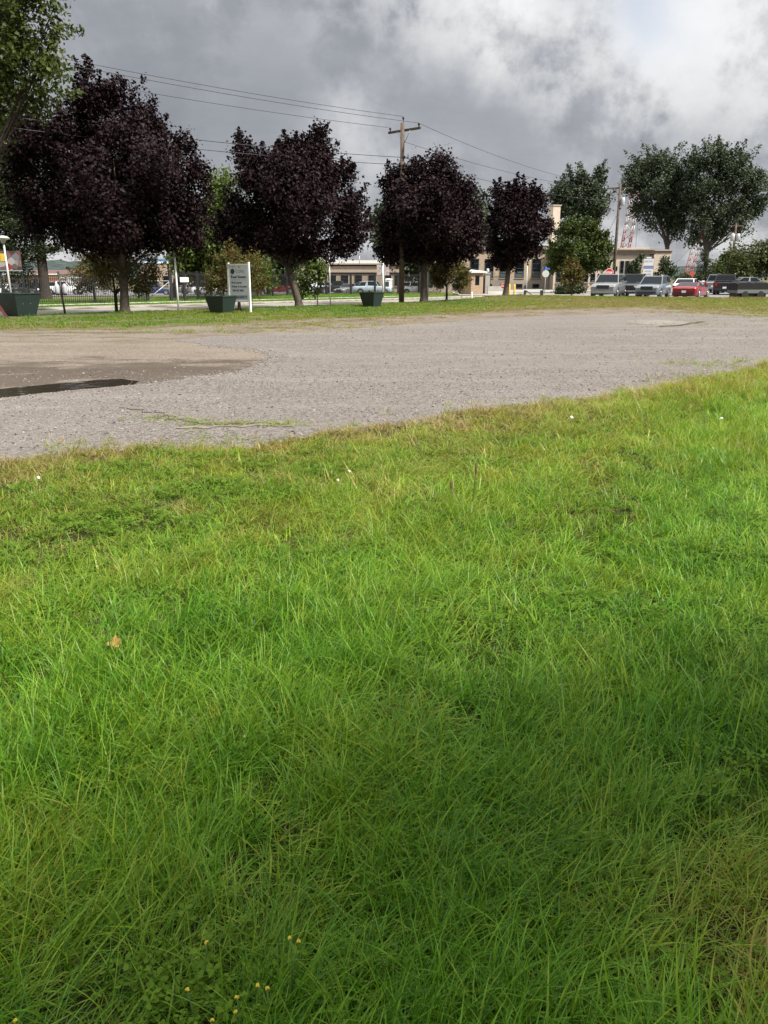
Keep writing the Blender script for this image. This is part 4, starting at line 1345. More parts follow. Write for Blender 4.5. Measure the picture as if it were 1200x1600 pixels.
# street name sign with the back of a round plate
c_ = at(851, 457, 79)
z0 = hz1(c_.x, 79)
ss = thing('street_sign', 'blue street name blades above a pale round plate, on a thin post', 'street sign', (c_.x, 79, z0))
MB().tube([(0, 0, -.1), (0, 0, 2.5)], .035, 8).build('post', galv, ss)
MB().box((0, -.03, 2.38), (.70, .02, .16), R(10)).build('name_blade', sign_blue, ss)
MB().box((0, .03, 2.56), (.55, .02, .15), R(75)).build('name_blade', sign_blue, ss)
MB().tube([(0, -.045, 1.93), (0, -.055, 1.93)], .32, 20).build('round_plate', pale_paint, ss)
# blue and white pylon sign
c_ = at(1011, 440, 92)
ps = thing('pylon_sign', 'tall white sign with blue text rows and a dark side, before the tan building', 'sign', (c_.x, 92, hz1(c_.x, 92)), R(-22))
kz = 1 / ppm(92)
zc = at(1011, 437, 92).z - hz1(c_.x, 92)
MB().box((0, .32, (zc + 2.25) / 2), (1.0, .5, zc + 2.25)).build('case', plain('sign_case', (0.02, 0.024, 0.045), 0.5), ps)
MB().box((0, .03, zc + .55), (1.02, .06, 1.15)).build('lower_panel', white_paint, ps)
MB().box((0, .03, zc + 1.80), (1.02, .06, .72)).build('upper_panel', white_paint, ps)
MB().box((0, .03, zc + 1.28), (1.02, .06, .26)).build('blue_band', plain('band_blue', (0.22, 0.27, 0.48), 0.5), ps)
MB().box((0, .03, zc + 2.27), (.5, .06, .16)).build('cap', white_paint, ps)
for body, sz, zz, wd in (('PORT CITY', .22, zc + 1.82, .84), ('OFFICES', .17, zc + .82, .7), ('NOW LEASING', .16, zc + .54, .78), ('SUITES', .12, zc + .30, .6)):
    text(body, sz, ps, (-wd / 2, -.005, zz), RX, ink_blue, wd)
# orange work sign
c_ = at(1082, 428, 120)
ow = thing('work_sign', 'orange diamond road work sign behind the white sedan', 'sign', (c_.x, 120, hz1(c_.x, 120)))
H = c_.z - hz1(c_.x, 120)
MB().box((0, .03, H / 2), (.06, .04, H)).build('post', galv, ow)
MB().add([(-.45, 0, H), (0, 0, H - .45), (.45, 0, H), (0, 0, H + .45), (-.45, .02, H), (0, .02, H - .45), (.45, .02, H), (0, .02, H + .45)], [(0, 1, 2, 3), (7, 6, 5, 4), (1, 0, 4, 5), (2, 1, 5, 6), (3, 2, 6, 7), (0, 3, 7, 4)]).build('plate', orange, ow)
# bollards
for px, lab in ((795.5, 'yellow steel bollard next to the smallest maple trunk'), (803.5, 'yellow steel bollard farther from the smallest maple trunk')):
    c_ = at(px, 461, 75)
    bl = MB()
    bl.lathe([(.085, -.1), (.085, .86), (.06, .92), (0, .94)], 12)
    props(bl.build('bollard', yellow, loc=(c_.x, 75, hz1(c_.x, 75))), lab, 'bollard', 'yellow bollards at the drive')
c_ = gp(737, 470)
bl = MB()
bl.lathe([(.05, -.1), (.05, .66), (.03, .72), (0, .73)], 10)
props(bl.build('marker_stake', white_paint, loc=(c_.x, c_.y, hz1(c_.x, c_.y))), 'short white marker stake at the road edge before the guard booth', 'stake')
# barrier gate
c_ = at(820, 460, 68)
bg_ = thing('barrier_gate', 'low swing barrier with a pale arm between two black posts', 'gate', (c_.x, 68, hz1(c_.x, 68)), R(6))
Wg = 27 / ppm(68)
MB().box((0, 0, .50), (.14, .14, 1.05)).build('post', black_iron, bg_)
MB().box((Wg, 0, .43), (.22, .22, .88)).build('post', black_iron, bg_)
MB().box((Wg / 2 - .1, -.12, .70), (Wg + .2, .05, .09)).build('arm', pale_paint, bg_)
MB().tube([(.1, 0, .62), (1.0, 0, .02)], .035, 6).build('brace', black_iron, bg_)
# concrete barrier
c_ = at(776, 458, 78)
cb = MB()
Lb = 28 / ppm(78) / 2
cb.add([(-Lb, -.3, 0), (-Lb, -.14, .3), (-Lb, -.1, .72), (-Lb, .1, .72), (-Lb, .14, .3), (-Lb, .3, 0), (Lb, -.3, 0), (Lb, -.14, .3), (Lb, -.1, .72), (Lb, .1, .72), (Lb, .14, .3), (Lb, .3, 0)],
       [(0, 1, 2, 3, 4, 5), (11, 10, 9, 8, 7, 6)] + [(i + 1, i, 6 + i, 7 + i) for i in range(5)] + [(0, 5, 11, 6)])
props(cb.build('concrete_barrier', concrete, loc=(c_.x, 78, hz1(c_.x, 78))), 'pale concrete barrier beside the gate pillar', 'barrier')

# guard booth
brick = plain('brown_brick', (0.20, 0.105, 0.06), 0.85, var=0.3, scale=9, bump=0.4, spec=0.2)
tanbrick = plain('tan_brick', (0.36, 0.285, 0.215), 0.88, var=0.16, scale=5, bump=0.3, bscale=24, spec=0.2)
c_ = at(736, 459, 77)
gb = thing('guard_booth', 'small brick guard booth with a pale slanted roof', 'booth', (c_.x, 77, hz1(c_.x, 77)), R(38))
MB().box((0, 0, .95), (1.5, 1.5, 1.9)).build('wall', plain('booth_brick', (0.29, 0.21, 0.145), 0.88, var=0.2, scale=7, bump=0.4, spec=0.2), gb)
MB().hexa([(-1, -1, 1.9), (1, -1, 1.9), (1, 1, 2.05), (-1, 1, 2.05), (-1, -1, 2.02), (1, -1, 2.02), (1, 1, 2.2), (-1, 1, 2.2)]).build('roof', pale_paint, gb)
for q in (((0.0, -.76, 1.25), (.5, .03, .8)), ((.76, 0.1, 1.2), (.03, .5, .9)), ((-.76, 0, 1.25), (.03, .5, .8))):
    MB().box(q[0], q[1]).build('window', glass_dark, gb)
# gate pillar and dark gate leaf
c_ = at(761, 458, 79)
gpil = thing('gate_pillar', 'pale stone gate pillar with a lantern, right of the guard booth', 'pillar', (c_.x, 79, hz1(c_.x, 79)))
MB().box((0, 0, .9), (.42, .42, 1.8)).build('shaft', concrete, gpil)
MB().box((0, 0, 1.84), (.52, .52, .1)).build('cap', concrete, gpil)
MB().lathe([(0, 0), (.1, .0), (.14, .2), (.1, .38), (0, .42)], 10, (0, 0, 1.89)).build('lantern', pale_paint, gpil)
c_ = at(754, 458, 79.5)
gl = thing('iron_gate', 'dark iron gate leaf between the guard booth and the stone pillar', 'gate', (c_.x, 79.5, hz1(c_.x, 79.5)))
MB().box((0, 0, .85), (.62, .05, 1.6)).build('leaf', plain('gate_dark', (0.02, 0.018, 0.026), 0.5, var=.2), gl)
for s_ in (-1, 1):
    MB().box((s_ * .33, 0, .9), (.05, .07, 1.8)).build('stile', black_iron, gl)
c_ = at(754, 458, 78.3)


# ------------------------------------------------------------------ fence
def fence(label, pts, post_step, H, post_r, picket=0.12):
    a0 = pts[0]
    root = thing('iron_fence', label, 'fence', (a0[0], a0[1], 0))
    for a, b_ in zip(pts[:-1], pts[1:]):
        a, b_ = Vector((a[0], a[1])), Vector((b_[0], b_[1]))
        L = (b_ - a).length
        k = max(1, round(L / post_step))
        for i in range(k):
            p_, q_ = a.lerp(b_, i / k), a.lerp(b_, (i + 1) / k)
            z0 = hz1(p_.x, p_.y)
            MB().box((p_.x - a0[0], p_.y - a0[1], z0 + H / 2), (post_r, post_r, H + .1)).build('post', black_iron, root)
            mb = MB()
            ang = math.atan2((q_ - p_).y, (q_ - p_).x)
            l_ = (q_ - p_).length
            m_ = (p_ + q_) / 2
            for zz in (.18, H - .2):
                mb.box((m_.x - a0[0], m_.y - a0[1], z0 + zz), (l_ - post_r, .03, .035), ang)
            npk = int(l_ / picket)
            for j in range(1, npk):
                w_ = p_.lerp(q_, j / npk)
                mb.box((w_.x - a0[0], w_.y - a0[1], z0 + H / 2 - .02), (.026, .026, H - .1), ang)
            mb.build('panel', black_iron, root)
    return root


def gxy(px, py):
    q = gp(px, py)
    return (q.x, q.y)


fence('black iron picket fence along the lawn behind the largest planter', [gxy(-30, 477.5), gxy(60, 476.3), gxy(150, 474.5), gxy(231, 472)], 2.4, 1.65, .08)
fence('black iron fence with thick posts before the long tan building', [gxy(310, 469), gxy(350, 466.5), gxy(470, 461.5), gxy(622, 459.8), gxy(690, 459.4)], 2.3, 1.9, .16)
fence('short dark iron fence between the stone pillar and the smallest maple', [(at(764.5, 458, 80).x, 80), (at(790, 458, 80).x, 80)], 1.2, 1.75, .12, .10)
# wire gate
a_, b_ = Vector(gxy(231, 471.2)), Vector(gxy(268, 470.4))
L = (b_ - a_).length
gt = thing('wire_gate', 'wire gate with a pale frame and diagonal brace behind the biggest maple', 'gate', (a_.x, a_.y, hz1(a_.x, a_.y)), math.atan2((b_ - a_).y, (b_ - a_).x))
fr = MB()
fr.tube([(.08, 0, .12), (.08, 0, 1.3)], .03, 6).tube([(L - .1, 0, .12), (L - .1, 0, 1.3)], .03, 6).tube([(.08, 0, 1.3), (L - .1, 0, 1.3)], .03, 6)
fr.build('frame', galv, gt)
MB().tube([(.1, .0, .2), (L - .12, 0, 1.22)], .028, 6).build('brace', galv, gt)
me_ = MB()
for i in range(int(L / .14)):
    me_.box((.12 + i * .14, .02, .7), (.006, .006, 1.1))
for i in range(8):
    me_.box((L / 2, .02, .2 + i * .14), (L - .2, .006, .006))
me_.build('wire_mesh', black_iron, gt)
for x in (0, L):
    MB().box((x, 0, .9), (.18, .18, 2.1)).build('gate_post', black_iron, gt)
fence('black iron fence with heavy posts between the wire gate and the sign', [gxy(268.5, 470.3), gxy(309, 469.1)], 1.5, 1.95, .17)
c_ = at(288, 437, 56)
nt = thing('notice', 'small blank white notice on a dark post behind the iron fence', 'notice', (c_.x, 56, hz1(c_.x, 56)), R(20))
Hn = c_.z - hz1(c_.x, 56)
MB().box((0, .03, Hn / 2), (.1, .05, Hn)).build('post', black_iron, nt)
MB().box((0, 0, Hn), (.55, .03, .30)).build('plate', white_paint, nt)
# mural board on posts (left edge)
c_ = at(10, 407, 58)
mu = thing('mural_board', 'colourful poster board on posts behind the lamp post', 'poster board', (c_.x, 58, hz1(c_.x, 58)))
Hm = c_.z - hz1(c_.x, 58)
m, t, out = material('mural_print')
tc = t.n.new('ShaderNodeTexCoord').outputs['Object']
v = t.new('ShaderNodeTexVoronoi', Vector=tc, Scale=2.6)
sp = t.n.new('ShaderNodeSeparateColor')
t.set(sp, 0, v.outputs['Color'])
c = t.ramp(sp.outputs[0], [(0.2, (0.05, 0.035, 0.035)), (0.4, (0.16, 0.12, 0.12)), (0.55, (0.22, 0.03, 0.03)), (0.7, (0.07, 0.08, 0.10)), (0.9, (0.32, 0.30, 0.30))])
p = t.new('ShaderNodeBsdfPrincipled', Base_Color=c, Roughness=0.5)
t.l.new(p.outputs[0], out.inputs[0])
MB().box((0.2, 0, Hm), (1.55, .06, 1.25)).build('print', m, mu)
MB().box((-.22, -.04, Hm + .2), (.3, .02, .5)).build('yellow_patch', yellow, mu)
MB().box((0.2, 0, Hm - .66), (1.6, .1, .06)).build('frame', galv, mu)
for s_ in (-1, 1):
    MB().box((.2 + s_ * .74, .06, Hm / 2), (.08, .08, Hm + 1.2)).build('post', black_iron, mu)

# ------------------------------------------------------------------ buildings
stone = plain('grey_stone', (0.31, 0.265, 0.22), 0.9, var=0.1, scale=2, spec=0.2)
palestone = plain('pale_stone', (0.46, 0.39, 0.32), 0.9, var=0.1, scale=2, spec=0.2)
roofwhite = plain('pale_roof', (0.55, 0.55, 0.53), 0.8, var=0.06, spec=0.2)
brown = plain('brown_trim', (0.07, 0.05, 0.04), 0.8, var=0.15, spec=0.2)
winframe = plain('dark_frame', (0.03, 0.032, 0.035), 0.5, var=0.1)


def window(parent, x, z, w_, h_, y=-.0, sill=True, rows=3, blinds=0.0):
    """a dark sash set in the front wall; z is its sill height"""
    fr_ = MB()
    t_ = .06
    for dx in (-w_ / 2 + t_ / 2, w_ / 2 - t_ / 2):
        fr_.box((x + dx, y - .03, z + h_ / 2), (t_, .06, h_))
    for i in range(rows + 1):
        fr_.box((x, y - .03, z + t_ / 2 + (h_ - t_) * i / rows), (w_ - 2 * t_, .05, t_))
    f_ = fr_.build('window', winframe, parent)
    MB().box((x, y - .008, z + h_ / 2), (w_ - .02, .012, h_ - .02)).build('pane', glass_dark, f_)
    if blinds:
        MB().box((x, y - .018, z + h_ * blinds / 2 + .05), (w_ - .14, .008, h_ * blinds)).build('lower_panel', plain('window_panel', (0.07, 0.085, 0.085), 0.4), f_)
    if sill:
        MB().box((x, y - .06, z - .05), (w_ + .16, .14, .09)).build('sill', stone, f_)


# long low building across the back car park
YB = 130.0
zb = -0.85
x0, x1 = at(392, 440, YB).x, at(660, 440, YB).x
b1 = thing('office_building', 'long low tan brick building with a stepped parapet behind the parked cars', 'building', (x0, YB, zb))
ztop = at(550, 413.5, YB).z - zb
Lb = x1 - x0
MB().box((Lb / 2, 8, ztop / 2 - .2), (Lb, 16, ztop - .4 + .4)).build('wall', tanbrick, b1)
zc_ = at(550, 424.0, YB).z - zb
MB().box((Lb / 2, -.10, zc_), (Lb + .1, .2, .30)).build('cornice', stone, b1)
MB().box((Lb / 2, -.04, zc_ - .30), (Lb + .04, .08, .14)).build('string_course', brown, b1)
MB().box((Lb / 2, 7.9, ztop + .04), (Lb + .2, 16.4, .10)).build('coping', stone, b1)
px_ = at(497, 410, YB).x - x0
MB().add([(px_ - 1.6, -.06, ztop + .1), (px_ + 1.6, -.06, ztop + .1), (px_ + .9, -.06, ztop + .45), (px_ + .35, -.06, ztop + .62), (px_ - .35, -.06, ztop + .62), (px_ - .9, -.06, ztop + .45),
          (px_ - 1.6, .3, ztop + .1), (px_ + 1.6, .3, ztop + .1), (px_ + .9, .3, ztop + .45), (px_ + .35, .3, ztop + .62), (px_ - .35, .3, ztop + .62), (px_ - .9, .3, ztop + .45)],
         [(0, 1, 2, 3, 4, 5), (11, 10, 9, 8, 7, 6), (0, 6, 7, 1), (1, 7, 8, 2), (2, 8, 9, 3), (3, 9, 10, 4), (4, 10, 11, 5), (5, 11, 6, 0)]).build('parapet_crest', stone, b1)
for q in (405, 425, 447, 498, 519.5, 538.5, 560, 581.5, 605.5, 622, 640):
    window(b1, at(q, 440, YB).x - x0, at(550, 447, YB).z - zb, 1.12, 1.65, -.002, True, 3)
MB().box((at(472, 440, YB).x - x0, -.1, ztop / 2), (1.3, .2, ztop + .2)).build('pilaster', stone, b1)
for q, hgt in ((527, 1.6), (535, 1.0), (560, 1.4)):
    MB().tube([(at(q, 410, YB).x - x0, 6, ztop), (at(q, 410, YB).x - x0, 6, ztop + hgt)], .05, 6).build('roof_mast', galv, b1)
MB().box((at(585, 410, YB).x - x0, 9, ztop + .5), (26, 6, .5)).build('roof_plant', roofwhite, b1)

# portable toilet and utility mast before it
c_ = at(607, 455, 118)
pt_ = thing('portable_toilet', 'white and dark portable toilet behind the white banner mast', 'portable toilet', (c_.x, 118, Zb))
MB().box((0, 0, 1.0), (1.0, 1.0, 2.0)).build('cabin', white_paint, pt_)
MB().box((-.18, -.52, .95), (.5, .04, 1.5)).build('door', sign_navy, pt_)
MB().lathe([(.62, 0), (.5, .1), (0, .16)], 12, (0, 0, 2.0)).build('roof', white_paint, pt_)
f_ = ground_at(598.5, 66)
bm = thing('banner_mast', 'white mast with two small printed banners, above the middle planter', 'mast', (f_.x, 66, f_.z))
Hb = at(598, 401, 66).z - f_.z
MB().tube([(0, 0, -.1), (0, 0, Hb)], .075, 8).build('mast', white_paint, bm)
for s_ in (-1, 1):
    MB().box((s_ * .30, -.02, Hb - 1.0), (.36, .03, .75)).build('banner', plain('banner_print', (0.36, 0.30, 0.30), 0.6, var=0.5, scale=5), bm)
    MB().box((s_ * .24, -.02, Hb - .60), (.5, .03, .03)).build('bracket', galv, bm)

# tall windowed building and its wing
YC = 110.0
zg = -0.25
xl, xr = at(668, 440, YC).x, at(857, 440, YC).x
b2 = thing('office_building', 'tan stone office building with tall dark windows and a square chimney', 'building', (xl, YC, zg), 0)
zt2 = at(830, 383.5, YC).z - zg
L2 = xr - xl
MB().box((L2 / 2, 6, zt2 / 2), (L2, 12, zt2)).build('wall', tanbrick, b2)
MB().box((L2 / 2, -.12, zt2 - .25), (L2 + .2, .24, .42)).build('cornice', stone, b2)
MB().box((L2 / 2, -.05, zt2 - .62), (L2 + .06, .10, .12)).build('string_course', brown, b2)
MB().box((L2 / 2, 5.9, zt2 + .05), (L2 + .3, 12.5, .12)).build('roof', roofwhite, b2)
zs = at(830, 434.5, YC).z - zg
MB().box((L2 / 2, -.08, zs / 2 - .15), (L2 + .1, .16, zs - .22)).build('plinth', stone, b2)
for q in (689, 713, 741, 764, 787.5, 811.5, 837.5):
    xq = at(q, 430, YC).x - xl
    window(b2, xq, zs, 1.12, at(830, 404.5, YC).z - zg - zs, -.003, True, 4, .32)
    window(b2, xq, at(830, 450, YC).z - zg, .85, .52, -.163, False, 1)
# wing to the side, a little forward and lower
xw0, xw1 = xr, at(1018, 440, 104).x
zt3 = at(990, 390.5, 104).z - zg
wl_ = xw1 - xw0
wg = thing('office_wing', 'pale tan flat roofed wing behind the stop sign and the bushes', 'building', (xw0, 104.0, zg), 0)
MB().box((wl_ / 2 + .05, 8, zt3 / 2), (wl_ - .1, 16, zt3)).build('wall', palestone, wg)
MB().box((wl_ / 2, -.12, zt3 - .42), (wl_ + .2, .24, .16)).build('string_course', brown, wg)
MB().box((wl_ / 2, 7.9, zt3 + .05), (wl_ + .4, 16.5, .14)).build('roof', stone, wg)
MB().box((wl_ / 2 + 4, 9, zt3 + .30), (6, 6, .3)).build('roof_plant', palestone, wg)
for q in (971.5, 979.5):
    window(wg, at(q, 420, 104).x - xw0, at(975, 433, 104).z - zg, .46, 1.9, -.003, False, 2)
for q in (873, 887, 901, 915, 926, 937, 948):
    window(wg, at(q, 430, 104).x - xw0, at(910, 441, 104).z - zg, .62, 1.0, -.003, True, 2)
for q in (866, 880, 894, 908, 920.5, 931.5, 942.5):
    MB().box((at(q, 430, 104).x - xw0, -.05, 1.3), (.24, .1, 2.6)).build('pilaster', palestone, wg)
MB().box((wl_ - .22, -.09, zt3 / 2 - .2), (.42, .18, zt3 - .5)).build('downpipe', brown, wg)
MB().box((at(990, 388, 104).x - xw0 + 1.6, 1.0, zt3 + .38), (4.0, .05, .05)).build('railing', galv, wg)
window(wg, at(963, 418, 104).x - xw0, at(963, 423, 104).z - zg, .28, .5, -.003, False, 1)
# its side wall turns away to the right
xe = xw1
sw = MB().box((1.15, 6.0, zt3 / 2 - .12), (2.3, 12, zt3 - .24))
ex = thing('building_annex', 'narrow pale end block of the flat roofed wing, by the rounded bush', 'building', (xe + .02, 104.6, zg), R(0))
sw.build('wall', palestone, ex)
MB().box((1.15, 6.0, zt3 - .2), (2.4, 12.2, .12)).build('string_course', brown, ex)
MB().box((1.15, 6.0, zt3 - .02), (2.5, 12.3, .2)).build('roof', stone, ex)
MB().box((1.2, -.03, zt3 - 1.1), (.2, .06, .45)).build('vent', brown, ex)
# chimney
xc0, xc1 = at(857.5, 350, 112).x, at(873.5, 350, 112).x
ch = thing('chimney', 'square pale brick chimney rising behind the smallest maple', 'chimney', ((xc0 + xc1) / 2, 112, zg), R(20))
zch = at(865, 322, 112).z - zg
wch = (xc1 - xc0) / 1.25
MB().box((0, 0, zch / 2), (wch, wch, zch)).build('shaft', palestone, ch)
MB().box((0, 0, zch + .05), (wch + .16, wch + .16, .16)).build('cap', stone, ch)

# background houses on the left
wh = thing('warehouse', 'long white shed with a rusty red roof, right of the thick dark trunk', 'warehouse', (at(104, 440, 190).x, 190, -0.9), R(8))
MB().box((0, 0, 1.5), (14, 6, 3.0)).build('wall', plain('shed_wall', (0.55, 0.57, 0.58), 0.7, var=0.12), wh)
MB().hexa([(-7.2, -3.3, 3.0), (7.2, -3.3, 3.0), (7.2, 3.3, 3.0), (-7.2, 3.3, 3.0), (-7.2, -.3, 3.9), (7.2, -.3, 3.9), (7.2, .3, 3.9), (-7.2, .3, 3.9)]).build('roof', plain('rust_roof', (0.10, 0.055, 0.05), 0.8, var=0.3), wh)
for x in (-4, 0, 4):
    MB().box((x, -3.02, 1.2), (1.6, .05, 1.5)).build('door', plain('shed_door', (0.22, 0.12, 0.10), 0.7), wh)
bh = thing('brick_house', 'small brown brick building left of the thick dark trunk', 'building', (at(50, 440, 170).x, 170, -0.9), R(-6))
MB().box((0, 0, 1.4), (8, 6, 2.8)).build('wall', brick, bh)
MB().box((0, 0, 2.92), (8.4, 6.4, .24)).build('roof', pale_paint, bh)
for x in (-2.4, 0, 2.4):
    window(bh, x, .8, 1.0, 1.3, -3.003, True, 2)
bb = thing('shop_building', 'low tan building with a blue roof band behind the wire gate', 'building', (at(262, 440, 150).x, 150, -0.9), 0)
zbt = at(255, 406, 150).z + .9
MB().box((0, 3, zbt / 2 - .3), (9, 6, zbt - .6)).build('wall', tanbrick, bb)
MB().box((0, 3, zbt - .45), (9.2, 6.2, .3)).build('fascia', white_paint, bb)
MB().box((0, 3, zbt - .05), (9.1, 6.1, .5)).build('roof_band', plain('roof_blue', (0.10, 0.22, 0.36), 0.5), bb)
for q in (-2.5, 0, 2.5):
    window(bb, q, 1.0, 1.5, 1.6, -.003, True, 1)


# ------------------------------------------------------------------ cranes
def crane(label, Y, foot, tip, wd, red):
    A, T_ = at(foot[0], foot[1], Y), at(tip[0], tip[1], Y)
    base = Vector((A.x, Y, 0))
    root = thing('crane', label, 'crane', base)
    a, b_ = A - base, T_ - base
    a2 = a - (b_ - a) * 0.25
    ax = (b_ - a2).normalized()
    u_ = ax.cross(Vector((0, 1, 0))).normalized()
    v_ = ax.cross(u_).normalized()
    L_ = (b_ - a2).length
    n_ = int(L_ / wd)
    cw, cr = MB(), MB()

    def corner(i, s1, s2):
        k = i / n_
        ww = wd / 2 * min(1.0, 0.35 + k * 5, 0.4 + (1 - k) * 6)
        return a2 + ax * (L_ * k) + u_ * ww * s1 + v_ * ww * s2
    for i in range(n_):
        mb = cw if (i // 4) % 2 else cr
        for s1, s2 in ((1, 1), (1, -1), (-1, -1), (-1, 1)):
            mb.tube([corner(i, s1, s2), corner(i + 1, s1, s2)], .14, 5)
        for f0, f1 in (((1, 1), (1, -1)), ((1, -1), (-1, -1)), ((-1, -1), (-1, 1)), ((-1, 1), (1, 1))):
            mb.tube([corner(i, *f0), corner(i + 1, *f1)], .09, 4)
    bo = cr.build('boom', red, root)
    cw.build('boom_section', plain('crane_white', (0.46, 0.37, 0.37), 0.6), root)
    MB().box(tuple(b_), (wd * .9, wd * .8, wd * 1.1)).build('boom_tip', plain('crane_dark_red', (0.20, 0.03, 0.03), 0.6), root)
    MB().box((a2.x, 0, max(1.5, a2.z - .8)), (4, 3, 2.6)).build('cab', red, root)
    MB().box((a2.x, 0, .5), (5.5, 3.6, 1.0)).build('tracks', black_iron, root)
    MB().tube([b_ + Vector((.4, 0, 0)), b_ + Vector((.45, 0, -L_ * .8))], .04, 5).build('hoist_rope', black_iron, root)
    MB().tube([b_ - u_ * .3, a2 + Vector((-6.5, 0, 4))], .04, 5).build('stay_rope', black_iron, root)
    return root


crane_red = plain('crane_red', (0.26, 0.08, 0.085), 0.6, var=0.2)
crane('red and white lattice crane boom rising behind the flat roof', 230, (977.5, 386), (1001, 258), 2.0, crane_red)
crane('distant pale red crane boom low behind the cottonwoods', 330, (1076, 425), (1092, 370), 2.3, plain('crane_faded', (0.34, 0.13, 0.13), 0.7))


# ------------------------------------------------------------------ grass and small plants
def blade_mesh(name, blades, mat, segs=4):
    """blades: list of (x, y, length, width, azimuth, lean, curl)"""
    V, Fc = [], []
    for (x, y, L_, w_, az, lean, curl) in blades:
        o = len(V)
        dx, dy = math.cos(az), math.sin(az)
        sx_, sy_ = -dy, dx
        px_, pz_, ang = 0.0, 0.0, lean
        tw = random.uniform(-.5, .5)
        for i in range(segs + 1):
            k = i / segs
            ww = w_ * (0.75 + 0.5 * k if k < .4 else 1.0 - ((k - .4) / .6) ** 1.6) * .5
            ww = max(ww, 0.0002)
            cx, cy = x + dx * px_, y + dy * px_
            ct, st_ = math.cos(tw * k), math.sin(tw * k)
            V.append((cx + sx_ * ww * ct, cy + sy_ * ww * ct, pz_ + ww * st_))
            V.append((cx - sx_ * ww * ct, cy - sy_ * ww * ct, pz_ - ww * st_))
            px_ += math.sin(ang) * L_ / segs
            pz_ += math.cos(ang) * L_ / segs
            ang += curl / segs
        for i in range(segs):
            Fc.append((o + 2 * i, o + 2 * i + 1, o + 2 * i + 3, o + 2 * i + 2))
    return np_mesh(name, np.array(V), np.array(Fc), mat, True)


def grassmat():
    m, t, out = material('grass_blade')
    at_ = t.n.new('ShaderNodeAttribute')
    at_.attribute_type = 'INSTANCER'
    at_.attribute_name = 'tint'
    geo = t.n.new('ShaderNodeNewGeometry')
    rnd = geo.outputs['Random Per Island']
    f = t.m('ADD', at_.outputs['Fac'], t.m('MULTIPLY', t.m('SUBTRACT', rnd, 0.5), 0.34), clamp=True)
    c = t.ramp(f, [(0.0, (0.028, 0.10, 0.006)), (0.25, (0.058, 0.168, 0.007)), (0.5, (0.112, 0.210, 0.014)), (0.72, (0.175, 0.215, 0.020)), (0.88, (0.20, 0.165, 0.045)), (1.0, (0.26, 0.20, 0.095))])
    at2 = t.n.new('ShaderNodeAttribute')
    at2.attribute_type = 'INSTANCER'
    at2.attribute_name = 'shade'
    c = t.v('SCALE', c, scale=t.m('ADD', t.m('ADD', 0.46, t.m('MULTIPLY', at2.outputs['Fac'], 0.45)), t.m('MULTIPLY', rnd, 0.75)))
    p = t.new('ShaderNodeBsdfPrincipled', Base_Color=c, Roughness=0.42)
    t.set(p, 'Specular IOR Level', 0.24)
    tr = t.new('ShaderNodeBsdfTranslucent', Color=t.v('MULTIPLY', c, (1.5, 1.35, 0.9)))
    mx = t.new('ShaderNodeMixShader', Fac=0.34)
    t.l.new(p.outputs[0], mx.inputs[1])
    t.l.new(tr.outputs[0], mx.inputs[2])
    t.l.new(mx.outputs[0], out.inputs[0])
    return m


GM = grassmat()
rr = random.Random(5)


def tuft(n_, rad, l0, l1, w0, w1, lean0, lean1, curl0, curl1, bias=0.0, pull=0.6):
    bl = []
    for _ in range(n_):
        a_, r_ = rr.uniform(0, 6.28), rad * math.sqrt(rr.random())
        az = rr.uniform(0, 6.28) if rr.random() > pull else rr.gauss(bias, .7)
        bl.append((r_ * math.cos(a_), r_ * math.sin(a_), rr.uniform(l0, l1), rr.uniform(w0, w1), az, rr.uniform(lean0, lean1), rr.uniform(curl0, curl1)))
    return bl


def lib(name, meshes):
    c_ = bpy.data.collections.new(name)
    for i, me in enumerate(meshes):
        o = bpy.data.objects.new(f'{name}_{chr(97 + i)}', me)
        c_.objects.link(o)
    return c_


long_lib = lib('tuft_long', [blade_mesh('tuft_long', tuft(18, .05, .07, .19, .0016, .0035, .08, 1.0, .3, 1.7), GM, 5) for _ in range(7)] +
               [blade_mesh('tuft_wide', tuft(8, .04, .07, .17, .0038, .0066, .15, 1.05, .4, 1.4), GM, 5) for _ in range(2)])
short_lib = lib('tuft_short', [blade_mesh('tuft_short', tuft(19, .055, .025, .08, .0020, .0046, .25, 1.3, .2, 1.3, pull=.15), GM, 3) for _ in range(6)])
far_lib = lib('tuft_far', [blade_mesh('tuft_far', tuft(16, .12, .05, .15, .006, .012, .1, .8, .2, 1.0, pull=.3), GM, 3) for _ in range(5)])


def clover_mesh(name, n_, rad, mat):
    V, Fc = [], []
    for _ in range(n_):
        a_, r_ = rr.uniform(0, 6.28), rad * math.sqrt(rr.random())
        cx, cy, cz = r_ * math.cos(a_), r_ * math.sin(a_), rr.uniform(.025, .07)
        rot = rr.uniform(0, 6.28)
        tx, ty = rr.gauss(0, .25), rr.gauss(0, .25)
        s_ = rr.uniform(.006, .012)
        for k in range(3):
            an = rot + k * 2.094
            o = len(V)
            for (rad_, da, up_) in ((0.0, 0, 0), (.9, -.55, .05), (1.35, -.28, .12), (1.45, 0, .06), (1.35, .28, .12), (.9, .55, .05)):
                x_, y_ = s_ * rad_ * math.cos(an + da), s_ * rad_ * math.sin(an + da)
                V.append((cx + x_, cy + y_, cz + x_ * tx + y_ * ty + s_ * up_))
            Fc += [(o, o + 1, o + 2), (o, o + 2, o + 3), (o, o + 3, o + 4), (o, o + 4, o + 5)]
        o = len(V)
        V += [(cx, cy, cz), (cx + .0012, cy, cz), (cx * .6, cy * .6, 0)]
        Fc.append((o, o + 1, o + 2))
    return np_mesh(name, np.array(V), np.array(Fc), mat, False)


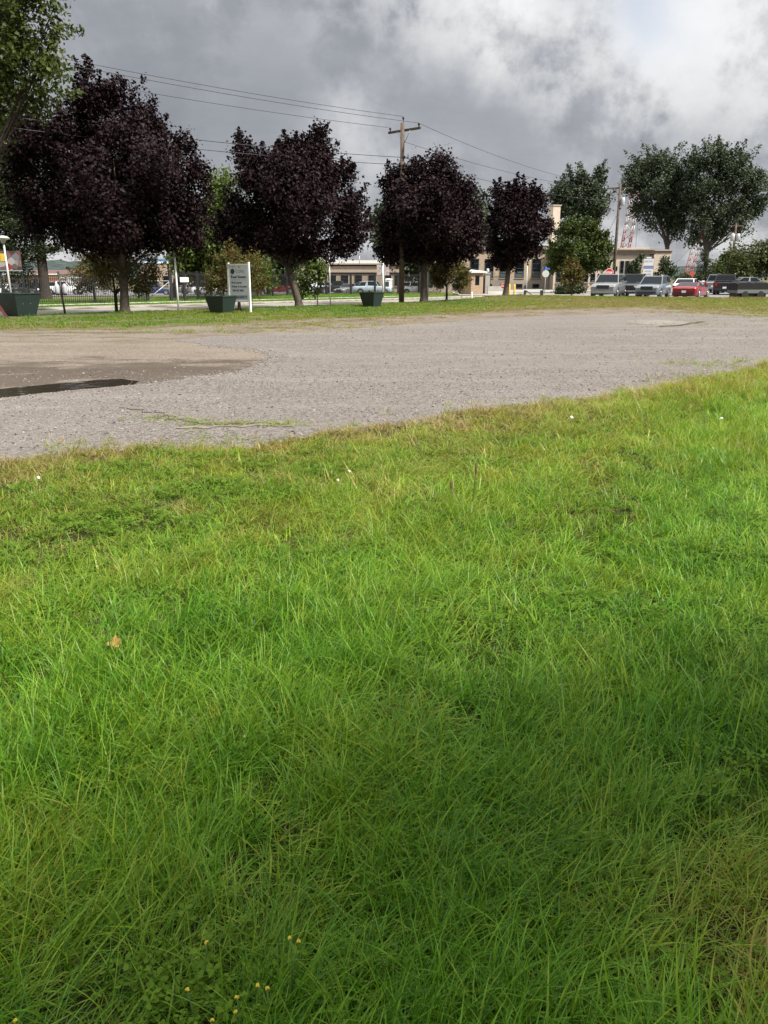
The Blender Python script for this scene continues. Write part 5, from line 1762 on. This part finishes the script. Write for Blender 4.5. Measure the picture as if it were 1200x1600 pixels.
clover_leafm = leafmat('clover_leaf', (0.06, 0.125, 0.010), (0.13, 0.21, 0.02), 0.35, 0.7, 0.12)
clover_lib = lib('clover_clump', [clover_mesh('clover_clump', 16, .075, clover_leafm) for _ in range(4)])


def scatter(name, pts, rot, scl, tint, shade, coll, kind='stuff'):
    """one object: a point for every tuft, tufts set on it by geometry nodes"""
    me = bpy.data.meshes.new(name)
    n_ = len(pts)
    me.vertices.add(n_)
    me.vertices.foreach_set('co', np.asarray(pts, np.float32).ravel())
    for nm, typ, dat, key in (('rot', 'FLOAT_VECTOR', rot, 'vector'), ('scl', 'FLOAT_VECTOR', scl, 'vector'), ('tint', 'FLOAT', tint, 'value'), ('shade', 'FLOAT', shade, 'value')):
        at_ = me.attributes.new(nm, typ, 'POINT')
        at_.data.foreach_set(key, np.asarray(dat, np.float32).ravel())
    nvar = len(coll.objects)
    at_ = me.attributes.new('variant', 'INT', 'POINT')
    at_.data.foreach_set('value', rng.integers(0, nvar, n_).astype(np.int32))
    o = link(name, me)
    ng = bpy.data.node_groups.new(name + '_nodes', 'GeometryNodeTree')
    ng.interface.new_socket('Geometry', in_out='INPUT', socket_type='NodeSocketGeometry')
    ng.interface.new_socket('Geometry', in_out='OUTPUT', socket_type='NodeSocketGeometry')
    N_ = ng.nodes
    gi, go = N_.new('NodeGroupInput'), N_.new('NodeGroupOutput')
    ci = N_.new('GeometryNodeCollectionInfo')
    ci.inputs['Collection'].default_value = coll
    ci.inputs['Separate Children'].default_value = True
    ci.inputs['Reset Children'].default_value = True
    io = N_.new('GeometryNodeInstanceOnPoints')
    io.inputs['Pick Instance'].default_value = True

    def attr(nm, typ):
        q = N_.new('GeometryNodeInputNamedAttribute')
        q.data_type = typ
        q.inputs['Name'].default_value = nm
        return q.outputs['Attribute']
    e2r = N_.new('FunctionNodeEulerToRotation')
    Lk = ng.links
    Lk.new(attr('rot', 'FLOAT_VECTOR'), e2r.inputs[0])
    Lk.new(gi.outputs[0], io.inputs['Points'])
    Lk.new(ci.outputs[0], io.inputs['Instance'])
    Lk.new(attr('variant', 'INT'), io.inputs['Instance Index'])
    Lk.new(e2r.outputs[0], io.inputs['Rotation'])
    Lk.new(attr('scl', 'FLOAT_VECTOR'), io.inputs['Scale'])
    Lk.new(io.outputs[0], go.inputs[0])
    md = o.modifiers.new('scatter', 'NODES')
    md.node_group = ng
    props(o, kind=kind)
    return o


def fan(dens, d0, d1, spread=0.56, pad=3.6):
    """random points on the ground seen between distances d0 and d1"""
    wd = spread * d1 + pad
    n_ = int(dens * 2 * wd * (d1 - d0))
    x, y = rng.uniform(-wd, wd, n_), rng.uniform(d0, d1, n_)
    k = np.abs(x) < spread * y + pad
    return x[k], y[k]


def gauss_at(x, y, px, py, r):
    q = gp(px, py)
    return np.exp(-((x - q.x) ** 2 + (y - q.y) ** 2) / r ** 2)


def near_fields(x, y):
    de = line_dist(x, y, near_edge)
    edge = np.exp(-de / 1.3)
    lush = np.clip(0.5 + 0.38 * fbm(x, y, 1.6, 2) + 0.34 * fbm(x, y, 5.5, 5), -.1, 1.2)
    dry = gauss_at(x, y, 1180, 1440, .42) * 1.0 + gauss_at(x, y, 1120, 1540, .25) * .7 + gauss_at(x, y, 1190, 1250, .3) * .5 + gauss_at(x, y, 700, 900, .5) * .35 + gauss_at(x, y, 400, 880, .6) * .30 + gauss_at(x, y, 60, 960, .7) * .3
    dry = np.clip(dry * .62, 0, 1)
    return de, edge, lush, dry


# near lawn
PX, PY = [], []
for dens, d0, d1 in ((420, -1.6, 0.9), (900, 0.9, 2.6), (720, 2.6, 4.5), (420, 4.5, 8.0), (250, 8.0, 16.5)):
    x, y = fan(dens, d0, d1)
    PX.append(x)
    PY.append(y)
x, y = np.concatenate(PX), np.concatenate(PY)
keep = ~in_poly(x, y, dirt_poly) | (rng.random(len(x)) < np.where(fbm(x, y, 4.5, 6) > .25, .5, .06) * np.exp(-line_dist(x, y, near_edge) / .22))
keep &= ~(in_poly(x, y, dirt_poly) & (line_dist(x, y, near_edge) > .7))
gapn = fbm(x, y, 9.0, 8)
keep &= rng.random(len(x)) < np.where(gapn < -.35, .45, 1.0)
keep &= y < np.interp(x, [-40, -8, 15, 60], [12, 12, 19, 19])
x, y = x[keep], y[keep]
de, edge, lush, dry = near_fields(x, y)
d = np.hypot(x, y)
clover_mask = (fbm(x, y, 2.4, 4) > 0.62) & (d > 1.6)
tall = np.clip((0.50 + 0.55 * lush) * (1 - .62 * edge) * (1 - .55 * dry), .12, 1.2)
left_short = np.maximum(sstep(2.0, 5, y) * (1 - sstep(-2.0, 0.3, x)), .75 * sstep(3.2, 5.0, y) * (1 - .8 * gauss_at(x, y, 640, 840, 1.0)) * (1 - sstep(1.5, 3.5, x)))
tall = np.clip(tall * (1 - .60 * left_short), .1, 1.2)
is_long = (rng.random(len(x)) < np.clip(tall * 1.25 - .12, 0.05, 1)) & ~(clover_mask & (rng.random(len(x)) < .55))
tint = 0.27 + 0.12 * fbm(x, y, 1.1, 6) + .10 * fbm(x, y, 5.0, 7) + .34 * np.exp(-de / 1.8) + .10 * np.exp(-de / 6) + .12 * sstep(3, 8, d) + .5 * dry + rng.normal(0, .10, len(x))
tint = tint - 0.06 * (lush - .5)
tint += .12 * gauss_at(x, y, 40, 960, .5) - .10 * (clover_mask)
tint = np.clip(tint, 0.02, 1.0)
shade = np.clip(.5 + .3 * fbm(x, y, 3.2, 9) + rng.normal(0, .15, len(x)), 0, 1)
z = hz(x, y) - .004
pts = np.stack([x, y, z], -1)
wind = 0.35 + 1.3 * fbm(x, y, 2.6, 3)
yaw = np.where(rng.random(len(x)) < .75, wind + rng.normal(0, .6, len(x)), rng.uniform(0, 6.28, len(x)))
lx, ly = rng.normal(0, .14, len(x)) + .22 * fbm(x, y, 3.1, 1), rng.normal(0, .14, len(x)) + .12 + .26 * fbm(x, y, 3.3, 8)
rot = np.stack([lx, ly, yaw], -1)
hs = np.clip(.42 + .95 * tall + rng.normal(0, .16, len(x)), .3, 1.8) * (1 + .15 * sstep(5, 12, d))
xyw = (1 + .05 * d)[:, None] * np.ones((1, 2))
scl = np.concatenate([xyw, hs[:, None]], 1)
L_, S_ = is_long, ~is_long
scatter('grass', pts[L_], rot[L_], scl[L_], tint[L_], shade[L_], long_lib)
sS = scl.copy()
sS[:, 2] = np.clip(.8 + .5 * lush + rng.normal(0, .15, len(x)), .5, 1.7) * (1 - .3 * dry)
dryshift = np.where(S_, .05 + .10 * dry, 0)
scatter('short_grass', pts[S_], rot[S_], sS[S_], np.clip(tint + dryshift, 0, 1)[S_], shade[S_], short_lib)
# brown thatch low in the sward
tx, ty = fan(300, 0.0, 7.5)
kk = ~in_poly(tx, ty, pad_poly)
tx, ty = tx[kk], ty[kk]
de2, edge2, lush2, dry2 = near_fields(tx, ty)
kk = rng.random(len(tx)) < .30 + .7 * dry2 + .3 * edge2
tx, ty, dry2 = tx[kk], ty[kk], dry2[kk]
nT = len(tx)
scatter('dry_thatch', np.stack([tx, ty, hz(tx, ty) - .003], -1), np.stack([rng.normal(0, .3, nT), rng.normal(.3, .35, nT), rng.uniform(0, 6.28, nT)], -1),
        np.stack([np.full(nT, .8), np.full(nT, .8), rng.uniform(.4, .8, nT)], -1), np.clip(rng.normal(.93, .06, nT), .8, 1), rng.uniform(.1, .8, nT), short_lib)
# clover
cx, cy = fan(80, 1.2, 8.5)
kk = ((fbm(cx, cy, 2.4, 4) > .55) | (rng.random(len(cx)) < .04) | (gauss_at(cx, cy, 820, 985, .35) > rng.random(len(cx))) | (gauss_at(cx, cy, 380, 1540, .22) > rng.random(len(cx))) |
      (gauss_at(cx, cy, 180, 860, .5) > rng.random(len(cx))) | (gauss_at(cx, cy, 120, 1180, .3) > rng.random(len(cx)))) & ~in_poly(cx, cy, pad_poly) & (line_dist(cx, cy, near_edge) > .5)
cx, cy = cx[kk], cy[kk]
nC = len(cx)
scatter('clover', np.stack([cx, cy, hz(cx, cy)], -1), np.stack([rng.normal(0, .12, nC), rng.normal(0, .12, nC), rng.uniform(0, 6.28, nC)], -1),
        np.repeat(rng.uniform(.8, 1.4, nC)[:, None], 3, 1), np.zeros(nC), np.zeros(nC), clover_lib)
# far verge: between the lot and the road, and on round to the car park
n_ = 60000
x, y = rng.uniform(-22, 34, n_), rng.uniform(24, 63.0, n_)
s_, nn = sn(x, y)
de = line_dist(x, y, far_edge)
inl = in_poly(x, y, dirt_poly)
keep = (np.abs(x) < .50 * y + 2) & (nn < 35.2) & (~inl | (rng.random(n_) < .9 * np.exp(-de / 3.0) * (fbm(x, y, .9, 3) + .5 * fbm(x, y, 3, 2) > .15))) & (inl | (rng.random(n_) < np.where(fbm(x, y, 1.4, 9) - 1.3 * np.exp(-de / 1.6) > -.55, 1, .12)))
keep &= ~((y > 62.6) & (x > 10))
x, y, de, inl = x[keep], y[keep], de[keep], inl[keep]
s_, nn = sn(x, y)
k = len(x)
tint = .47 + .16 * fbm(x, y, .5, 2) + .12 * fbm(x, y, 2, 4) + .28 * np.exp(-de / 1.6) + +.30 * sstep(-2, 12, x) + rng.normal(0, .06, k) - .10 * np.exp(-((nn - 34) / 1.4) ** 2) + np.where(inl, .34 + rng.normal(0, .12, k), 0)
hs = np.where(inl, .5, .75) * rng.uniform(.6, 1.2, k) * (1 + .75 * sstep(8, 15, x) * sstep(52, 60, y))
scatter('verge_grass', np.stack([x, y, np.where(inl, .006, hz(x, y)) - .004], -1), np.stack([rng.normal(0, .12, k), rng.normal(0, .12, k), rng.uniform(0, 6.28, k)], -1),
        np.stack([np.full(k, 1.2), np.full(k, 1.2), hs], -1), np.clip(tint, .1, .95), rng.uniform(-.4, .3, k), far_lib)
# lawn across the road
n_ = 42000
s_, nn = rng.uniform(-14, 62, n_), rng.uniform(43.6, 66, n_)
x, y = xy(s_, nn)
keep = (np.abs(x) < .5 * y + 2) & ~((nn > 46.4) & (nn < 48.2)) & ~((x > 6) & (y > 70))
x, y = x[keep], y[keep]
k = len(x)
tint = .40 + .10 * fbm(x, y, .35, 5) + .08 * fbm(x, y, 1.6, 6) + rng.normal(0, .05, k)
scatter('lawn_grass', np.stack([x, y, hz(x, y) - .004], -1), np.stack([rng.normal(0, .1, k), rng.normal(0, .1, k), rng.uniform(0, 6.28, k)], -1),
        np.stack([np.full(k, 1.5), np.full(k, 1.5), rng.uniform(.5, .9, k)], -1), np.clip(tint, .1, .9), rng.uniform(-.3, .4, k), far_lib)
# weeds along the crack and ragged clumps on the lot
cr = []
for (px, py, r_, q) in ((262, 657, .15, 10), (300, 664, .2, 16), (345, 668, .2, 14), (385, 667, .25, 16), (440, 667, .16, 18), (548, 670, .2, 14), (340, 697, .25, 20), (1085, 573, .35, 26), (1145, 568, .5, 40), (1185, 565, .4, 30),
                        (1075, 508, .9, 50), (1110, 490, 1.2, 70), (1170, 496, 1.2, 60), (330, 518, 1.0, 70), (240, 520, .8, 40), (460, 509, 1.2, 60), (540, 508, 1.0, 40)):
    g_ = gp(px, py)
    for _ in range(q):
        cr.append((g_.x + rng.normal(0, r_ * 1.6), g_.y + rng.normal(0, r_ * .5)))
cr = np.array(cr)
k = len(cr)
dd = np.hypot(cr[:, 0], cr[:, 1])
scatter('lot_weeds', np.stack([cr[:, 0], cr[:, 1], np.full(k, .024)], -1), np.stack([rng.normal(0, .2, k), rng.normal(0, .2, k), rng.uniform(0, 6.28, k)], -1),
        np.stack([1 + .04 * dd, 1 + .04 * dd, rng.uniform(.5, 1.1, k)], -1), np.clip(rng.normal(.68, .12, k), .3, 1), rng.uniform(.2, .8, k), short_lib)

# loose stones on the lot
stone_mats = [plain('stone_pale', (0.225, 0.208, 0.192), 0.85, var=0.2, spec=0.25), plain('stone_dark', (0.10, 0.09, 0.09), 0.85, var=0.2, spec=0.25), plain('stone_tan', (0.21, 0.175, 0.14), 0.85, var=0.2, spec=0.25)]
sm_ = []
for k in range(6):
    mb = MB()
    rg_ = random.Random(k)
    mb.lathe([(0.0, -.003), (.006 * rg_.uniform(.8, 1.2), -.002), (.010 * rg_.uniform(.8, 1.2), .002), (.007 * rg_.uniform(.8, 1.2), .006), (0, .008)], 6)
    vs = [(x * rg_.uniform(.8, 1.3), y * rg_.uniform(.7, 1.1), z) for x, y, z in mb.v]
    me = bpy.data.meshes.new('pebble')
    me.from_pydata(vs, [], mb.f)
    me.materials.append(stone_mats[(0, 0, 1, 2, 0, 1)[k]])
    me.update()
    sm_.append(me)
peb_lib = lib('pebble', sm_)
x, y = fan(330, 6.6, 14.5)
xe, ye = fan(500, 10.5, 20.0)
ke = line_dist(xe, ye, pad_edge) < .3
x, y = np.concatenate([x, xe[ke]]), np.concatenate([y, ye[ke]])
x2, y2 = fan(60, 14.0, 26.0)
x, y = np.concatenate([x, x2]), np.concatenate([y, y2])
kk = in_poly(x, y, pad_poly) | (in_poly(x, y, dirt_poly) & (rng.random(len(x)) < .25 + .75 * np.exp(-line_dist(x, y, pad_edge) / .25)))
kk &= ~in_poly(x, y, pud_poly) | (line_dist(x, y, pud_poly) < .12 * rng.random(len(x)))
x, y = x[kk], y[kk]
k = len(x)
sc_ = np.clip(rng.lognormal(-.65, .42, k), .3, 2.0) * (1 + .02 * np.hypot(x, y))
scatter('loose_gravel', np.stack([x, y, np.where(in_poly(x, y, pad_poly), .027, .007)], -1), np.stack([rng.normal(0, .3, k), rng.normal(0, .3, k), rng.uniform(0, 6.28, k)], -1), np.stack([sc_, sc_, sc_ * .9], -1), np.zeros(k), np.zeros(k), peb_lib)

# fallen leaf
f = gp(178, 1009, 0.075)
lf = MB()
pts_ = []
for i in range(20):
    a_ = 2 * math.pi * i / 20
    r_ = .026 * (1 + .20 * math.cos(5 * a_)) * (1.06 if i % 2 else .92)
    pts_.append((r_ * math.cos(a_) * 1.15, r_ * math.sin(a_), .012 * math.sin(2 * a_) + .012 * (r_ / .05) ** 2))
lf.add([(0, 0, 0)] + pts_ + [(0, 0, -.001)] + [(x, y, z - .001) for x, y, z in pts_], [(0, i + 1, (i + 1) % 20 + 1) for i in range(20)] + [(21, 22 + (i + 1) % 20, 22 + i) for i in range(20)])
leafroot = thing('fallen_leaf', 'dry orange leaf lying on top of the green grass', 'leaf', (f.x, f.y, hz1(f.x, f.y) + .065), R(20))
leafroot.rotation_euler = (R(24), R(-8), R(20))
lf.build('blade', plain('dry_leaf', (0.34, 0.15, 0.05), 0.7, var=0.35, scale=30), leafroot)
MB().tube([(0.05, 0, .01), (.10, .01, .0)], .0015, 5).build('stalk', plain('leaf_stalk', (0.2, 0.1, 0.05), 0.7), leafroot)

# little flowers and weeds
stalkm = plain('green_stalk', (0.06, 0.13, 0.025), 0.6)
petal_y = plain('yellow_petal', (0.52, 0.40, 0.03), 0.6, var=0.15)
petal_w = plain('white_petal', (0.75, 0.76, 0.72), 0.7, var=0.05)


def flower(name, label, cat, px, py, h, r_, mat, group, leafy=True):
    z_ = h
    f_ = gp(px, py, z_)
    root = thing(name, label, cat, (f_.x, f_.y, hz1(f_.x, f_.y)), random.uniform(0, 6), group)
    hh_ = h - hz1(f_.x, f_.y)
    MB().tube([(.02, 0, -.01), (.008, .004, hh_ * .5), (0, 0, hh_)], [.0022, .0018, .0014], 6).build('stem', stalkm, root)
    fl = MB()
    for k in range(12):
        a_, b2 = rr.uniform(0, 6.28), rr.uniform(0, 1.4)
        c_ = Vector((math.cos(a_) * math.cos(b2), math.sin(a_) * math.cos(b2), math.sin(b2) * 1.1)) * r_ * .6
        fl.lathe([(0, -r_ * .45), (r_ * .38, -r_ * .15), (r_ * .34, r_ * .2), (0, r_ * .5)], 6, tuple(c_ + Vector((0, 0, hh_ + r_ * .3))))
    fl.build('flower_head', mat, root)
    if leafy:
        V, Fc = leaf_cloud(np.array([[0, 0, hh_ * .55], [.01, 0, hh_ * .8], [.012, .01, hh_ * .35]]), np.tile([[0, 0, 1.]], (3, 1)), 4, .012, .022, .6, .6, rng)
        link('foliage', np_mesh('foliage', V, Fc, clover_leafm), root)
    return root


GY_ = 'yellow trefoil flowers in the near grass'
for px, py, h, lab in ((323, 1474, .20, 'yellow trefoil flower standing apart in the shaded grass'), (453, 1467, .22, 'tallest yellow trefoil flower, standing alone in the shaded grass'), (467, 1472, .20, 'yellow trefoil bud leaning beside the tallest flower'),
                       (293, 1548, .18, 'yellow trefoil flower left of the close cluster'), (370, 1560, .17, 'yellow trefoil flower in the middle of the cluster'), (418, 1546, .19, 'yellow trefoil bud right in the cluster'),
                       (403, 1541, .18, 'pale yellow trefoil bud in the cluster'), (368, 1583, .16, 'lowest yellow trefoil flower of the cluster'), (332, 1596, .15, 'yellow trefoil flower cut by the lower picture edge'),
                       (24, 1596, .15, 'yellow trefoil flower in the lower corner of the picture'), (382, 1152, .12, 'single yellow flower out in the sunlit grass')):
    flower('trefoil_flower', lab, 'flower', px, py, h, .0055, petal_y, GY_)
GW = 'white clover heads in the lawn'
for px, py, lab in ((893, 654, 'white seed head near the gravel edge'), (1127, 656, 'white seed head farther along in the tall grass'), (528, 752, 'white clover head above a dark leafy clump'), (545, 738, 'white clover head behind the dark leafy clump'), (60, 748, 'white clover head by the gravel corner')):
    flower('clover_flower', lab, 'flower', px, py, .09, .022 if py < 700 else .014, petal_w, GW, False)
for px, py, h, lab in ((738, 800, .32, 'brown dead seed stalk in the middle of the lawn'), (727, 812, .24, 'shorter tan dead stalk beside the brown one'), (1194, 640, .45, 'tall dark dock stalk at the right edge')):
    f_ = gp(px, py)
    root = thing('seed_stalk', lab, 'weed', (f_.x, f_.y, hz1(f_.x, f_.y)))
    lean = -.12 if h < .3 else .02
    MB().tube([(0, 0, 0), (lean * .5, 0, h * .55), (lean, 0, h)], [.003, .003, .002], 6).build('stem', plain('dead_stalk', (0.10, 0.05, 0.03), 0.8), root)
    MB().lathe([(0, 0), (.006, .02), (.007, h * .25), (0, h * .33)], 6, (lean * .85, 0, h * .7)).build('seed_head', plain('dead_seed', (0.12, 0.06, 0.035), 0.8), root)
